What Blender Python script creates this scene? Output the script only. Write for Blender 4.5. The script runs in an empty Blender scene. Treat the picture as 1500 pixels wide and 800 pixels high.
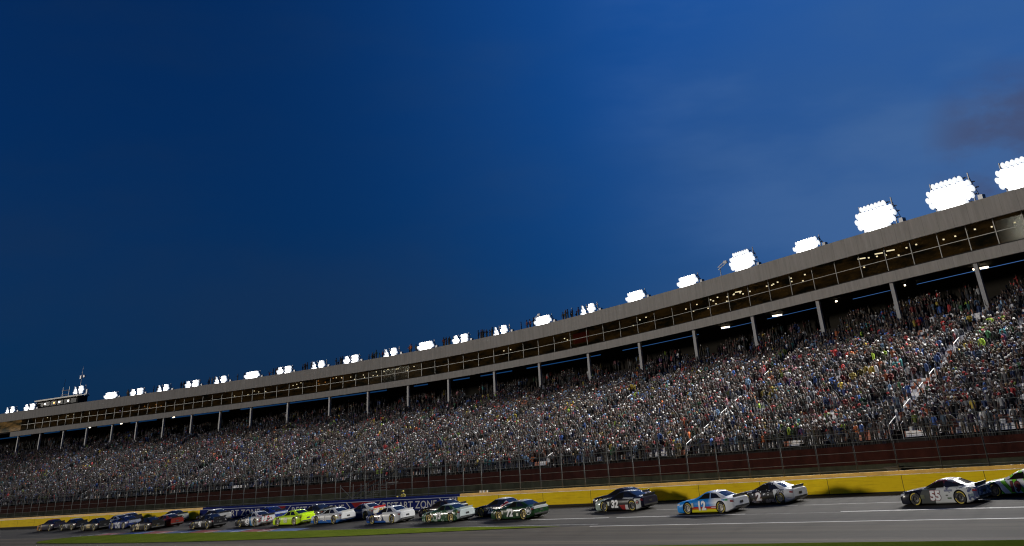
import bpy, bmesh, math, random
import numpy as np
from mathutils import Matrix, Vector

random.seed(7)
RNG = np.random.default_rng(11)
scene = bpy.context.scene
COL = scene.collection
R = math.radians

# ------------------------------------------------------------------ plan of the speedway (metres)
# x runs along the front stretch (cars drive towards -x), y runs from the camera to the stand, z is up.
S = 1.18
EYE = 3.9                                   # camera height above the infield


def YW(x):                                  # track face of the outside wall
    x = np.asarray(x, float) / S
    a = 80.5 - 12 * ((x + 240) / 205) ** 2
    b = 80.5 - 12 * (215 / 205) ** 2 - 24 * 215 / 205 ** 2 * (x + 25)
    return S * np.where(x > -25, b, a)


CF = [2.84873033, 25.82662006, 81.80017317, 93.34701753, 2.60784628, 89.58869724]
CD = np.polyder(CF)


def YR(x):                                  # front plane of the suites above the grandstand
    x = np.asarray(x, float) / S
    v = np.polyval(CF, np.clip(x, -290, -29) / 100)
    v = v + np.where(x > -29, -.40 * (x + 29), 0)
    v = v + np.where(x < -290, np.polyval(CD, -2.9) / 100 * (x + 290), 0)
    return S * v


def ground_z(d):                            # banked track: height for a distance d inside the wall
    d = np.asarray(d, float)
    return EYE + S * (-2.28) - .06 * np.clip(d, 0, 18.9) - .01 * np.clip(d - 18.9, 0, 70)


Z0 = float(ground_z(0))                     # foot of the wall

# ------------------------------------------------------------------ materials
MATS = {}


def mat(name, color, rough=.6, metal=0., emit=None, strength=0., coat=0., spec=.5, noise=None, alpha=None):
    if name in MATS:
        return MATS[name]
    m = bpy.data.materials.new(name)
    m.use_nodes = True
    nt = m.node_tree
    b = nt.nodes['Principled BSDF']
    b.inputs['Base Color'].default_value = (*color, 1)
    b.inputs['Roughness'].default_value = rough
    b.inputs['Metallic'].default_value = metal
    b.inputs['Coat Weight'].default_value = coat
    b.inputs['Specular IOR Level'].default_value = spec
    if emit:
        b.inputs['Emission Color'].default_value = (*emit, 1)
        b.inputs['Emission Strength'].default_value = strength
        m.cycles.emission_sampling = 'NONE'
    if noise:
        scale, amt = noise
        tc = nt.nodes.new('ShaderNodeTexCoord')
        n = nt.nodes.new('ShaderNodeTexNoise')
        n.inputs['Scale'].default_value = scale
        n.inputs['Detail'].default_value = 6
        n.inputs['Roughness'].default_value = .65
        mr = nt.nodes.new('ShaderNodeMapRange')
        mr.inputs['From Min'].default_value = .3
        mr.inputs['From Max'].default_value = .7
        mr.inputs['To Min'].default_value = 1 - amt
        mr.inputs['To Max'].default_value = 1 + amt
        mx = nt.nodes.new('ShaderNodeMix')
        mx.data_type = 'RGBA'
        mx.blend_type = 'MULTIPLY'
        mx.inputs[0].default_value = 1
        mx.inputs[6].default_value = (*color, 1)
        nt.links.new(tc.outputs['Object'], n.inputs['Vector'])
        nt.links.new(n.outputs['Fac'], mr.inputs['Value'])
        nt.links.new(mr.outputs['Result'], mx.inputs[7])
        nt.links.new(mx.outputs[2], b.inputs['Base Color'])
    MATS[name] = m
    return m


class G:
    """small node-graph builder"""

    def __init__(self, name):
        self.m = bpy.data.materials.new(name)
        self.m.use_nodes = True
        self.nt = self.m.node_tree
        self.b = self.nt.nodes['Principled BSDF']
        MATS[name] = self.m

    def n(self, t, **kw):
        x = self.nt.nodes.new(t)
        for k, v in kw.items():
            setattr(x, k, v)
        return x

    def put(self, sock, v):
        if isinstance(v, bpy.types.NodeSocket):
            self.nt.links.new(v, sock)
        elif isinstance(v, (tuple, list)) and len(v) == 3 and len(sock.default_value) == 4:
            sock.default_value = (*v, 1)
        else:
            sock.default_value = v

    def math(self, op, a, b=0., clamp=False):
        x = self.n('ShaderNodeMath', operation=op, use_clamp=clamp)
        self.put(x.inputs[0], a)
        self.put(x.inputs[1], b)
        return x.outputs[0]

    def mix(self, f, a, b, blend='MIX'):
        x = self.n('ShaderNodeMix', data_type='RGBA', blend_type=blend)
        self.put(x.inputs[0], f)
        self.put(x.inputs[6], a)
        self.put(x.inputs[7], b)
        return x.outputs[2]

    def coord(self, which='Object', scale=None):
        o = self.n('ShaderNodeTexCoord').outputs[which]
        if scale:
            mp = self.n('ShaderNodeMapping')
            mp.inputs['Scale'].default_value = scale
            self.nt.links.new(o, mp.inputs['Vector'])
            o = mp.outputs['Vector']
        return o

    def noise(self, vec, scale, detail=5., rough=.6):
        x = self.n('ShaderNodeTexNoise')
        self.put(x.inputs['Vector'], vec)
        x.inputs['Scale'].default_value = scale
        x.inputs['Detail'].default_value = detail
        x.inputs['Roughness'].default_value = rough
        return x.outputs['Fac']

    def ramp(self, v, stops):
        x = self.n('ShaderNodeMapRange', clamp=True)
        self.put(x.inputs['Value'], v)
        x.inputs['From Min'].default_value = stops[0]
        x.inputs['From Max'].default_value = stops[1]
        x.inputs['To Min'].default_value = stops[2]
        x.inputs['To Max'].default_value = stops[3]
        return x.outputs['Result']

    def dot(self, vec, d):
        x = self.n('ShaderNodeVectorMath', operation='DOT_PRODUCT')
        self.put(x.inputs[0], vec)
        x.inputs[1].default_value = d
        return x.outputs['Value']

    def out(self, col, rough=.6, **kw):
        self.put(self.b.inputs['Base Color'], col)
        self.put(self.b.inputs['Roughness'], rough)
        for k, v in kw.items():
            self.put(self.b.inputs[k], v)
        return self.m


# ------------------------------------------------------------------ mesh helpers
class MB:
    def __init__(self):
        self.v, self.f, self.mi, self.uv = [], [], [], []

    def add(self, vs, fs, mi=0, uvs=None):
        o = len(self.v)
        self.v += [tuple(map(float, p)) for p in vs]
        self.f += [tuple(i + o for i in q) for q in fs]
        self.mi += [mi] * len(fs)
        self.uv += list(uvs) if uvs is not None else [(0, 0)] * len(vs)

    def box(self, c, s, mi=0, rot=None):
        hx, hy, hz = s[0] / 2, s[1] / 2, s[2] / 2
        vs = [Vector((x, y, z)) for x in (-hx, hx) for y in (-hy, hy) for z in (-hz, hz)]
        if rot is not None:
            vs = [rot @ p for p in vs]
        vs = [p + Vector(c) for p in vs]
        self.add(vs, [(0, 1, 3, 2), (4, 6, 7, 5), (0, 4, 5, 1), (2, 3, 7, 6), (0, 2, 6, 4), (1, 5, 7, 3)], mi)

    def tube(self, pts, r, n=6, mi=0, cap=True):
        pts = [Vector(p) for p in pts]
        rings = []
        for i, p in enumerate(pts):
            a = pts[max(i - 1, 0)]
            b = pts[min(i + 1, len(pts) - 1)]
            t = (b - a).normalized()
            u = t.cross(Vector((0, 0, 1)))
            if u.length < 1e-3:
                u = t.cross(Vector((1, 0, 0)))
            u.normalize()
            w = u.cross(t)
            rr = r[i] if isinstance(r, (list, tuple)) else r
            rings.append([p + (u * math.cos(k * 2 * math.pi / n) + w * math.sin(k * 2 * math.pi / n)) * rr for k in range(n)])
        vs = [q for ring in rings for q in ring]
        fs = []
        for i in range(len(pts) - 1):
            for k in range(n):
                a, b = i * n + k, i * n + (k + 1) % n
                fs.append((a, b, b + n, a + n))
        if cap:
            fs.append(tuple(range(n))[::-1])
            fs.append(tuple((len(pts) - 1) * n + k for k in range(n)))
        self.add(vs, fs, mi)

    def lathe(self, prof, n=24, axis='Y', c=(0, 0, 0), mi=0, caps=False):
        """prof: list of (along, radius)"""
        vs, fs = [], []
        for a, r in prof:
            for k in range(n):
                t = 2 * math.pi * k / n
                p = {'Y': (r * math.cos(t), a, r * math.sin(t)), 'Z': (r * math.cos(t), r * math.sin(t), a), 'X': (a, r * math.cos(t), r * math.sin(t))}[axis]
                vs.append((p[0] + c[0], p[1] + c[1], p[2] + c[2]))
        for i in range(len(prof) - 1):
            for k in range(n):
                b = (k + 1) % n
                fs.append((i * n + k, i * n + b, (i + 1) * n + b, (i + 1) * n + k))
        if caps:
            fs.append(tuple(range(n)))
            fs.append(tuple((len(prof) - 1) * n + k for k in range(n)))
        self.add(vs, fs, mi)

    def mesh(self, name, mats, smooth=False, angle=None, fix=False):
        me = bpy.data.meshes.new(name)
        me.from_pydata(self.v, [], self.f)
        for m in (mats if isinstance(mats, (list, tuple)) else [mats]):
            me.materials.append(m)
        me.polygons.foreach_set('material_index', self.mi)
        uvl = me.uv_layers.new(name='UVMap')
        li = np.zeros(len(me.loops), np.int32)
        me.loops.foreach_get('vertex_index', li)
        uvl.data.foreach_set('uv', np.asarray(self.uv, np.float32)[li].ravel())
        if fix:
            bm = bmesh.new()
            bm.from_mesh(me)
            bmesh.ops.recalc_face_normals(bm, faces=bm.faces)
            bm.to_mesh(me)
            bm.free()
        if smooth or angle:
            me.polygons.foreach_set('use_smooth', [True] * len(me.polygons))
            if angle:
                me.set_sharp_from_angle(angle=R(angle))
        me.update()
        return me


def link(name, me, parent=None, loc=None, rot=None):
    o = bpy.data.objects.new(name, me)
    COL.objects.link(o)
    if parent:
        o.parent = parent
    if loc is not None:
        o.location = loc
    if rot is not None:
        o.rotation_euler = rot
    return o


def tag(o, label=None, cat=None, group=None, kind=None):
    for k, v in (('label', label), ('category', cat), ('group', group), ('kind', kind)):
        if v:
            o[k] = v
    return o


def empty(name, loc=(0, 0, 0), rz=0., **kw):
    o = link(name, None, loc=loc, rot=(0, 0, rz))
    o.empty_display_size = .2
    return tag(o, **kw)


def copy_tree(o, parent=None):
    c = o.copy()
    COL.objects.link(c)
    if parent:
        c.parent = parent
    for ch in list(o.children):
        copy_tree(ch, c)
    return c


def sweep(mb, prof, xs, fn, mi=0, closed=True, caps=True, vscale=1.):
    """profile points (offset in y from fn(x), absolute z) carried along the curve fn"""
    ys = fn(xs)
    s = np.concatenate([[0], np.cumsum(np.hypot(np.diff(xs), np.diff(ys)))])
    n = len(prof)
    vs, fs, uv = [], [], []
    pl = [0.]
    for a, b in zip(prof[:-1], prof[1:]):
        pl.append(pl[-1] + math.hypot(a[0] - b[0], a[1] - b[1]))
    for x, y, t in zip(xs, ys, s):
        for (o, z), q in zip(prof, pl):
            vs.append((x, y + o, z))
            uv.append((t, q))
    m = n if closed else n - 1
    for i in range(len(xs) - 1):
        for k in range(m):
            a, b = i * n + k, i * n + (k + 1) % n
            fs.append((a, a + n, b + n, b))
    if caps and closed:
        fs.append(tuple(range(n)))
        fs.append(tuple((len(xs) - 1) * n + k for k in range(n))[::-1])
    mb.add(vs, fs, mi, uv)


def rect(o0, o1, z0, z1):
    return [(o0, z0), (o1, z0), (o1, z1), (o0, z1)]


def xr(a, b, step):
    return np.linspace(a, b, max(2, int(abs(b - a) / step) + 1))


# ------------------------------------------------------------------ camera
cd = bpy.data.cameras.new('camera')
cam = bpy.data.objects.new('camera', cd)
COL.objects.link(cam)
psi, pitch, f = R(4.0), R(34.06), 1500.
D = f * math.tan(pitch)
upv = Vector((-math.sin(psi) * f * f / D, -math.cos(psi) * f * f / D, f)).normalized()
tx = -1288 - 750
T = Vector((tx, (D - tx * math.sin(psi)) / math.cos(psi), f)).normalized()
AX = -T
AY = upv.cross(AX)
if AY.z < 0:
    AY = -AY
CX = Vector((AX.x, AY.x, upv.x))
CY = -Vector((AX.y, AY.y, upv.y))
CZ = -Vector((AX.z, AY.z, upv.z))
cam.matrix_world = Matrix(((CX.x, CY.x, CZ.x, 0), (CX.y, CY.y, CZ.y, 0), (CX.z, CY.z, CZ.z, EYE), (0, 0, 0, 1)))
cd.sensor_fit = 'HORIZONTAL'
cd.sensor_width = 36
cd.lens = 36.
cd.shift_y = -725 / 1500
cd.clip_start = .1
cd.clip_end = 6000
scene.camera = cam


def in_frame(p, m=0):
    q = Vector(p) - Vector((0, 0, EYE))
    dz = -q.dot(CZ)
    if dz <= 0:
        return False
    u = 750 + f * q.dot(CX) / dz
    v = -325 - f * q.dot(CY) / dz
    return -m < u < 1500 + m and v < 800 + m


# ------------------------------------------------------------------ sky and light
w = bpy.data.worlds.new('World')
scene.world = w
w.use_nodes = True
nt = w.node_tree
bg = nt.nodes['Background']
sky = nt.nodes.new('ShaderNodeTexSky')
sky.sky_type = 'NISHITA'
sky.sun_disc = False
sky.sun_elevation = R(SKY_EL := 3.0)
sky.sun_rotation = R(95)
sky.air_density = 1.2
sky.dust_density = .6
sky.ozone_density = 4
tc = nt.nodes.new('ShaderNodeTexCoord')


def wn(t, **kw):
    x = nt.nodes.new(t)
    for k, v in kw.items():
        setattr(x, k, v)
    return x


def wmath(op, a, b=0., clamp=False):
    x = wn('ShaderNodeMath', operation=op, use_clamp=clamp)
    for s_, v in ((x.inputs[0], a), (x.inputs[1], b)):
        if isinstance(v, bpy.types.NodeSocket):
            nt.links.new(v, s_)
        else:
            s_.default_value = v
    return x.outputs[0]


def wmix(fac, a, b, blend='MIX'):
    x = wn('ShaderNodeMix', data_type='RGBA', blend_type=blend)
    for s_, v in ((x.inputs[0], fac), (x.inputs[6], a), (x.inputs[7], b)):
        if isinstance(v, bpy.types.NodeSocket):
            nt.links.new(v, s_)
        else:
            s_.default_value = v if not isinstance(v, tuple) else (*v, 1)
    return x.outputs[2]


def wnoise(scale, detail, stretch, off=(0, 0, 0)):
    mp = wn('ShaderNodeMapping')
    mp.inputs['Scale'].default_value = stretch
    mp.inputs['Location'].default_value = off
    nt.links.new(tc.outputs['Generated'], mp.inputs['Vector'])
    x = wn('ShaderNodeTexNoise')
    nt.links.new(mp.outputs['Vector'], x.inputs['Vector'])
    x.inputs['Scale'].default_value = scale
    x.inputs['Detail'].default_value = detail
    x.inputs['Roughness'].default_value = .55
    return x.outputs['Fac']


def wrange(v, a, b, c, d):
    x = wn('ShaderNodeMapRange', clamp=True, interpolation_type='SMOOTHSTEP')
    nt.links.new(v, x.inputs['Value'])
    for k, q in zip(('From Min', 'From Max', 'To Min', 'To Max'), (a, b, c, d)):
        x.inputs[k].default_value = q
    return x.outputs['Result']


# dusk sky, with the thin veil and the darker broken cloud of the evening
hs = wn('ShaderNodeHueSaturation')
hs.inputs['Saturation'].default_value = 1.0
nt.links.new(wmix(1., sky.outputs['Color'], (.10, .455, 1.), 'MULTIPLY'), hs.inputs['Color'])
hsc = wmix(.6, hs.outputs['Color'], (.016, .33, 1.55))
veil = wrange(wnoise(2.2, 5, (1, 1, 2.9), (3.1, .4, 1.7)), .40, .70, 0, .42)
c1 = wmix(veil, hsc, (.16, .46, 1.2))
def wdot(d):
    x = wn('ShaderNodeVectorMath', operation='DOT_PRODUCT')
    nt.links.new(tc.outputs['Generated'], x.inputs[0])
    x.inputs[1].default_value = Vector(d).normalized()
    return x.outputs['Value']


glow = wmath('POWER', wrange(wdot((.1, .9, .45)), .28, 1.0, 0, 1), 3.0)
c1 = wmix(1., c1, wmath('MULTIPLY_ADD', glow, 1.5), 'MULTIPLY')
c1.node.inputs[7].links[0].from_node.inputs[2].default_value = .33
c1 = wmix(wmath('MULTIPLY', glow, .38), c1, (.13, .52, 1.42))
# broken dusk cloud low over the stand
n2_ = wnoise(2.6, 5, (1, 1, 3.5), (2.7, 1.2, .9))
zone2 = wrange(wdot((-.22, .93, .26)), .90, .99, 0, 1)
c1 = wmix(wmath('MULTIPLY', wrange(n2_, .38, .64, 0, .60), zone2), c1, (.40, .90, 2.1))
low = wrange(wdot((-.30, .95, .11)), .92, .998, 0, .40)
c1 = wmix(low, c1, (.23, .50, 1.05))
zone3 = wrange(wdot((-.272, .935, .188)), .9960, .9995, 0, 1)
n3_ = wnoise(9, 5, (1, 1, 2.2), (4.1, .3, 1.1))
c1 = wmix(wmath('MULTIPLY', wrange(n3_, .36, .58, .05, .60), zone3), c1, (.30, .29, .52))
nt.links.new(c1, bg.inputs['Color'])
bg.inputs['Strength'].default_value = .15 * 1.3

SUN_EL, SUN_AZ = 7.5, None
sd = bpy.data.lights.new('infield_key', 'SUN')  # one low sun lamp stands in for the unseen infield floodlights
sd.energy = 1.55
sd.angle = R(6)
sd.color = (1, .93, .82)
so = bpy.data.objects.new('infield_key', sd)
COL.objects.link(so)
trav = Vector((.80, .60, -math.tan(R(SUN_EL)))).normalized()
so.rotation_euler = trav.to_track_quat('-Z', 'Y').to_euler()

scene.view_settings.view_transform = 'Standard'
scene.view_settings.look = 'None'
scene.view_settings.exposure = 0
scene.view_settings.gamma = 1
scene.cycles.use_denoising = True
scene.cycles.filter_width = 1.15
scene.cycles.use_light_tree = True

HAZE = 0
if HAZE:
    hz = bpy.data.materials.new('haze air')
    hz.use_nodes = True
    hz.node_tree.nodes.remove(hz.node_tree.nodes['Principled BSDF'])
    pv = hz.node_tree.nodes.new('ShaderNodeVolumePrincipled')
    pv.inputs['Color'].default_value = (.85, .88, .92, 1)
    pv.inputs['Density'].default_value = HAZE
    pv.inputs['Anisotropy'].default_value = .84
    hz.node_tree.links.new(pv.outputs[0], hz.node_tree.nodes['Material Output'].inputs['Volume'])
    hb = bpy.data.meshes.new('haze')
    vs_ = [(x, y, z) for x in (-4100, 4100) for y in (-4100, 4100) for z in (-1.9, 34)]
    hb.from_pydata(vs_, [], [(0, 1, 3, 2), (4, 6, 7, 5), (0, 4, 5, 1), (2, 3, 7, 6), (0, 2, 6, 4), (1, 5, 7, 3)])
    hb.materials.append(hz)
    ho = bpy.data.objects.new('haze', hb)
    COL.objects.link(ho)
    ho['kind'] = 'stuff'
    ho['label'] = 'thin night haze glowing round the floodlights'

# ------------------------------------------------------------------ ground, track, pit road, grass
XA, XB = -420., 60.


def strip_mesh(name, d0, d1, m, lift=0., xs=None, nd=6):
    """a sheet between two distances inside the wall (numbers or functions of x)"""
    xs = xr(XA, XB, 4.) if xs is None else xs
    mb = MB()
    vs, fs, uv = [], [], []
    s = np.concatenate([[0], np.cumsum(np.hypot(np.diff(xs), np.diff(YW(xs))))])
    for x, t in zip(xs, s):
        a = d0(x) if callable(d0) else d0
        b = d1(x) if callable(d1) else d1
        for k in range(nd + 1):
            d = a + (b - a) * k / nd
            vs.append((x, float(YW(x)) - d, float(ground_z(d)) + lift))
            uv.append((t, d))
    n = nd + 1
    for i in range(len(xs) - 1):
        for k in range(nd):
            a = i * n + k
            fs.append((a, a + 1, a + n + 1, a + n))
    mb.add(vs, fs, 0, uv)
    return mb.mesh(name, m, smooth=True)


def asphalt(name, base, streak):
    g = G(name)
    uv = g.coord('UV')
    fine = g.noise(uv, 9, 6, .7)
    g2 = g.n('ShaderNodeMapping')
    g2.inputs['Scale'].default_value = (.012, 1.1, 1)
    g.put(g2.inputs['Vector'], uv)
    lines = g.noise(g2.outputs['Vector'], 1.6, 7, .75)
    g3 = g.n('ShaderNodeMapping')
    g3.inputs['Scale'].default_value = (.05, .3, 1)
    g.put(g3.inputs['Vector'], uv)
    patch = g.noise(g3.outputs['Vector'], 1., 4, .6)
    c = g.mix(g.ramp(lines, (.38, .62, 0, 1)), tuple(v * (1 - streak) for v in base), tuple(v * (1 + streak) for v in base))
    c = g.mix(1., c, g.mix(g.ramp(patch, (.3, .7, 0, 1)), (.8, .8, .8), (1.15, 1.14, 1.1)), 'MULTIPLY')
    c = g.mix(1., c, g.mix(g.ramp(fine, (.3, .7, 0, 1)), (.82, .82, .82), (1.15, 1.15, 1.15)), 'MULTIPLY')
    g4 = g.n('ShaderNodeMapping')
    g4.inputs['Scale'].default_value = (.004, .42, 1)
    g.put(g4.inputs['Vector'], uv)
    groove = g.noise(g4.outputs['Vector'], 1., 3, .5)
    c = g.mix(1., c, g.mix(g.ramp(groove, (.38, .60, 0, 1)), (.50, .49, .48), (1.3, 1.29, 1.27)), 'MULTIPLY')
    bp = g.n('ShaderNodeBump')
    bp.inputs['Strength'].default_value = .25
    bp.inputs['Distance'].default_value = .01
    g.put(bp.inputs['Height'], fine)
    g.put(g.b.inputs['Normal'], bp.outputs['Normal'])
    return g.out(c, .85, **{'Specular IOR Level': .18})


def grass_mat(name, a, b, c2):
    g = G(name)
    uv = g.coord('UV')
    n1 = g.noise(uv, .35, 4)
    n2 = g.noise(uv, 7, 5, .75)
    c = g.mix(g.ramp(n1, (.35, .65, 0, 1)), a, b)
    c = g.mix(g.ramp(n2, (.4, .75, 0, .7)), c, c2)
    bp = g.n('ShaderNodeBump')
    bp.inputs['Strength'].default_value = .8
    bp.inputs['Distance'].default_value = .05
    g.put(bp.inputs['Height'], n2)
    g.put(g.b.inputs['Normal'], bp.outputs['Normal'])
    return g.out(c, .9, **{'Specular IOR Level': 0.})


M_TRACK = asphalt('track asphalt', (.026, .0225, .018), .40)
M_PIT = asphalt('pit road asphalt', (.084, .066, .041), .44)
M_GRASS = grass_mat('infield grass', (.085, .128, .011), (.13, .17, .018), (.16, .18, .035))
M_FIELD = grass_mat('outfield grass', (.02, .03, .01), (.03, .04, .012), (.03, .035, .012))

mb = MB()
mb.add([(-4000, -4000, -.9), (4000, -4000, -.9), (4000, 4000, -.9), (-4000, 4000, -.9)], [(0, 1, 2, 3)], 0, [(0, 0), (800, 0), (800, 800), (0, 800)])
tag(link('ground', mb.mesh('ground', M_FIELD)), kind='structure')

GT = np.array([(-147.5, 15.6), (-147.1, 14.5), (-143.2, 12.6), (-131.6, 11.9), (-114.9, 12.2), (-100.8, 12.5), (-87.3, 12.5), (-79.5, 12.5), (-70.7, 12.6), (-64.2, 13.0), (-60, 13.33)])
GB = np.array([(-147.5, 16.4), (-144.7, 17.8), (-134.8, 18.3), (-118.2, 18.5), (-103.8, 18.2), (-93.3, 17.4), (-88.5, 16.9), (-82, 16.2), (-75.5, 15.3), (-68.3, 14.3), (-64.3, 13.75), (-60, 13.36)])
EDGE = 13.3
tag(link('race_track', strip_mesh('race_track', -.02, EDGE, M_TRACK, 0)), kind='structure')
tag(link('pit_road', strip_mesh('pit_road', EDGE, 21.5, M_PIT, 0)), kind='structure')
tag(link('infield', strip_mesh('infield', 21.5, 90, M_PIT, 0, nd=10)), kind='structure')
gx = xr(-147.5, -60, 1.)
tag(link('grass', strip_mesh('grass_island', lambda x: np.interp(x, *GT.T), lambda x: np.interp(x, *GB.T), M_GRASS, .03, gx, 8)), kind='stuff',
    label='long tapering grass island between the race track and the pit road')
gx = xr(-70, 20, 1.)
BR = np.array([(-70, 27.), (-45, 24.2), (-37, 23.4), (-32.2, 22.8), (-26.7, 22.4), (-21.9, 21.9), (20, 20.)])
tag(link('grass', strip_mesh('grass_verge', lambda x: np.interp(x, *BR.T) - .55, lambda x: np.interp(x, *BR.T) + 7, M_GRASS, .03, gx, 8)), kind='stuff',
    label='green grass verge in front of the pit road at the bottom edge')


def worn_paint(name, base, wear):
    g = G(name)
    n = g.noise(g.coord('UV'), 2.2, 6, .75)
    c = g.mix(g.ramp(n, (.35, .7, 0, wear)), base, (.06, .058, .055))
    return g.out(c, .6)


M_LINE = worn_paint('white road paint', (.78, .76, .70), .35)
M_LINE2 = worn_paint('faded road paint', (.42, .41, .38), .8)
M_REDP = worn_paint('red apron paint', (.30, .045, .035), .45)
M_BLUEP = worn_paint('blue apron paint', (.06, .12, .32), .45)


def pl(name, d, wdt, x0, x1, m, lift=.004):
    tag(link(name, strip_mesh(name, d - wdt / 2, d + wdt / 2, m, lift, xr(x0, x1, 3.), 1)), kind='structure')


pl('track_edge_line', EDGE, .16, -57, 50, M_LINE)
pl('track_edge_line', EDGE - .95, .16, -147, -57, M_LINE2, .006)
for a, b in ((-38.5, -26.0), (-58, -46.0), (-67.5, -58.8), (-20, -8)):
    pl('lane_line', 9.0, .15, a, b, M_LINE)
pl('lane_line', 9.25, .07, -90, 30, M_LINE2, .006)
for a, b in ((-46.5, -44.0), (-43.5, -30), (-57, -52)):
    pl('lane_line', 5.2, .12, a, b, M_LINE2)
for k, x in enumerate(np.arange(-141, -97, 5.5)):
    mx_ = M_BLUEP if k % 2 else M_REDP
    tag(link('painted_apron', strip_mesh('painted_apron', lambda q: np.interp(q, *GT.T) - 2.0, lambda q: np.interp(q, *GT.T) - .05, mx_, .004, xr(x, x + 5.3, 1.), 2)), kind='structure')
    mb = MB()
    pts = []
    for q, dd in ((x - .35, -2.0), (x - .0, -2.0), (x - 1.5, -.05), (x - 1.95, -.05)):
        d = float(np.interp(q, *GT.T)) + dd
        pts.append((q, float(YW(q)) - d, float(ground_z(d)) + .009))
    mb.add(pts, [(0, 1, 2, 3)], 0, [(0, 0), (1, 0), (1, 1), (0, 1)])
    tag(link('apron_line', mb.mesh('apron_line', M_LINE)), kind='structure')

# ------------------------------------------------------------------ retaining wall
g = G('yellow wall paint')
uv = g.coord('UV')
n1 = g.noise(uv, .5, 6, .7)
mp = g.n('ShaderNodeMapping')
mp.inputs['Scale'].default_value = (.15, 2.5, 1)
g.put(mp.inputs['Vector'], uv)
n2 = g.noise(mp.outputs['Vector'], 3., 6, .7)
sep = g.n('ShaderNodeSeparateXYZ')
g.put(sep.inputs[0], uv)
c = g.mix(g.ramp(n1, (.3, .7, 0, 1)), (.76, .51, .010), (.86, .62, .012))
c = g.mix(g.ramp(n2, (.50, .74, 0, .5)), c, (.34, .20, .012))
joint = g.math('LESS_THAN', g.math('FRACT', g.math('MULTIPLY', sep.outputs[0], 1 / 6.1)), .008)
c = g.mix(joint, c, (.12, .09, .02))
M_YEL = g.out(c, .85, **{'Specular IOR Level': .1})
M_YEL2 = mat('yellow cap paint', (.66, .36, .02), .6, noise=(.7, .25))
g = G('painted lit wall ledge')
n = g.noise(g.coord('UV', (.35, 1, 1)), 1.2, 6, .75)
M_LEDGE = g.out(g.mix(g.ramp(n, (.40, .52, 0, 1)), (.62, .42, .06), (.90, .86, .68)), .6)  # pale patches paint the floodlit top of the soft wall
M_DARK = mat('dark gap', (.012, .012, .012), .9)
M_CONC = mat('grey concrete', (.30, .29, .28), .85, noise=(.5, .25))

HW = .98                                     # inner soft wall
HC = 1.22                                    # concrete wall behind it


def wall_piece(x0, x1, label, mats):
    root = empty('retaining_wall', ((x0 + x1) / 2, float(YW((x0 + x1) / 2)), Z0), label=label, cat='wall', group='outside retaining wall')
    inv = Matrix.Translation(-Vector(root.location))
    xs = xr(x0, x1, 2.5)

    def part(name, prof, m):
        b_ = MB()
        sweep(b_, prof, xs, YW)
        me = b_.mesh(name, m)
        me.transform(inv)
        link(name, me, root)
    part('barrier_face', [(0, Z0 + .07), (0, Z0 + HW), (.30, Z0 + HW), (.30, Z0 + .07)][::-1], mats[0])
    part('barrier_foot', [(.03, Z0 - .25), (.03, Z0 + .07), (.28, Z0 + .07), (.28, Z0 - .25)][::-1], M_DARK)
    part('ledge', [(.002, Z0 + HW + .003), (.002, Z0 + HW + .035), (.36, Z0 + HW + .035), (.36, Z0 + HW + .003)][::-1], mats[2])
    part('concrete_cap', [(.37, Z0 - .1), (.37, Z0 + HC), (.78, Z0 + HC), (.78, Z0 - .1)][::-1], mats[1])
    return root


XY1, XY0 = -86.8 , -137.3                    # the blue stretch lies between these
M_BLUEW = mat('navy wall paint', (.008, .015, .10), .9, spec=.03, noise=(.6, .2))
M_REDW = mat('red wall paint', (.22, .016, .016), .9, spec=.05, noise=(.6, .2))
M_BLUEL = mat('blue ledge paint', (.16, .20, .34), .5, noise=(.8, .45))
wall_piece(XY1, 45, 'long yellow outside wall behind the nearer race cars, top edge painted pale as lit', (M_YEL, M_YEL2, M_LEDGE))
wall_piece(XY0 + .01, XY1 - .01, 'navy painted stretch of outside wall between the two yellow stretches', (M_BLUEW, M_BLUEW, M_BLUEL))
wall_piece(-400, XY0, 'far yellow outside wall behind the leading dark pack of race cars', (M_YEL, M_YEL2, M_LEDGE))

TEXT = {}


def text_mesh(s, bold=.02, shear=0., spacing=1.):
    key = (s, bold, shear, spacing)
    if key not in TEXT:
        cu = bpy.data.curves.new('lettering', 'FONT')
        cu.body = s
        cu.offset = bold
        cu.shear = shear
        cu.space_character = spacing
        cu.resolution_u = 3
        o = bpy.data.objects.new('lettering', cu)
        COL.objects.link(o)
        dg = bpy.context.evaluated_depsgraph_get()
        me = o.evaluated_get(dg).to_mesh()
        v = np.array([q.co[:2] for q in me.vertices])
        fs = [tuple(p.vertices) for p in me.polygons]
        o.evaluated_get(dg).to_mesh_clear()
        bpy.data.objects.remove(o)
        bpy.data.curves.remove(cu)
        v -= (v.max(0) + v.min(0)) / 2
        h = v[:, 1].max() - v[:, 1].min()
        TEXT[key] = (v / h, fs)
    return TEXT[key]


M_WHITE = mat('white paint', (.80, .80, .78), .4)
M_SIGNW = mat('pale sign lettering', (.40, .40, .40), .8)


def wall_sheet(x0, x1, z0, z1, off, mb, mi=0, slant0=0., slant1=0.):
    xs0 = np.linspace(x0, x1, 12)
    vs, fs = [], []
    for t in np.linspace(0, 1, 12):
        for q in (0, .5, 1):
            zz = z0 + (z1 - z0) * q
            k = abs(q - .5) * 2
            x = (x0 + slant0 * k) * (1 - t) + (x1 + slant1 * k) * t
            vs.append((x, float(YW(x)) - off, zz))
    for i in range(11):
        for q in range(2):
            a = i * 3 + q
            fs.append((a, a + 3, a + 4, a + 1))
    mb.add(vs, fs, mi)


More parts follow.
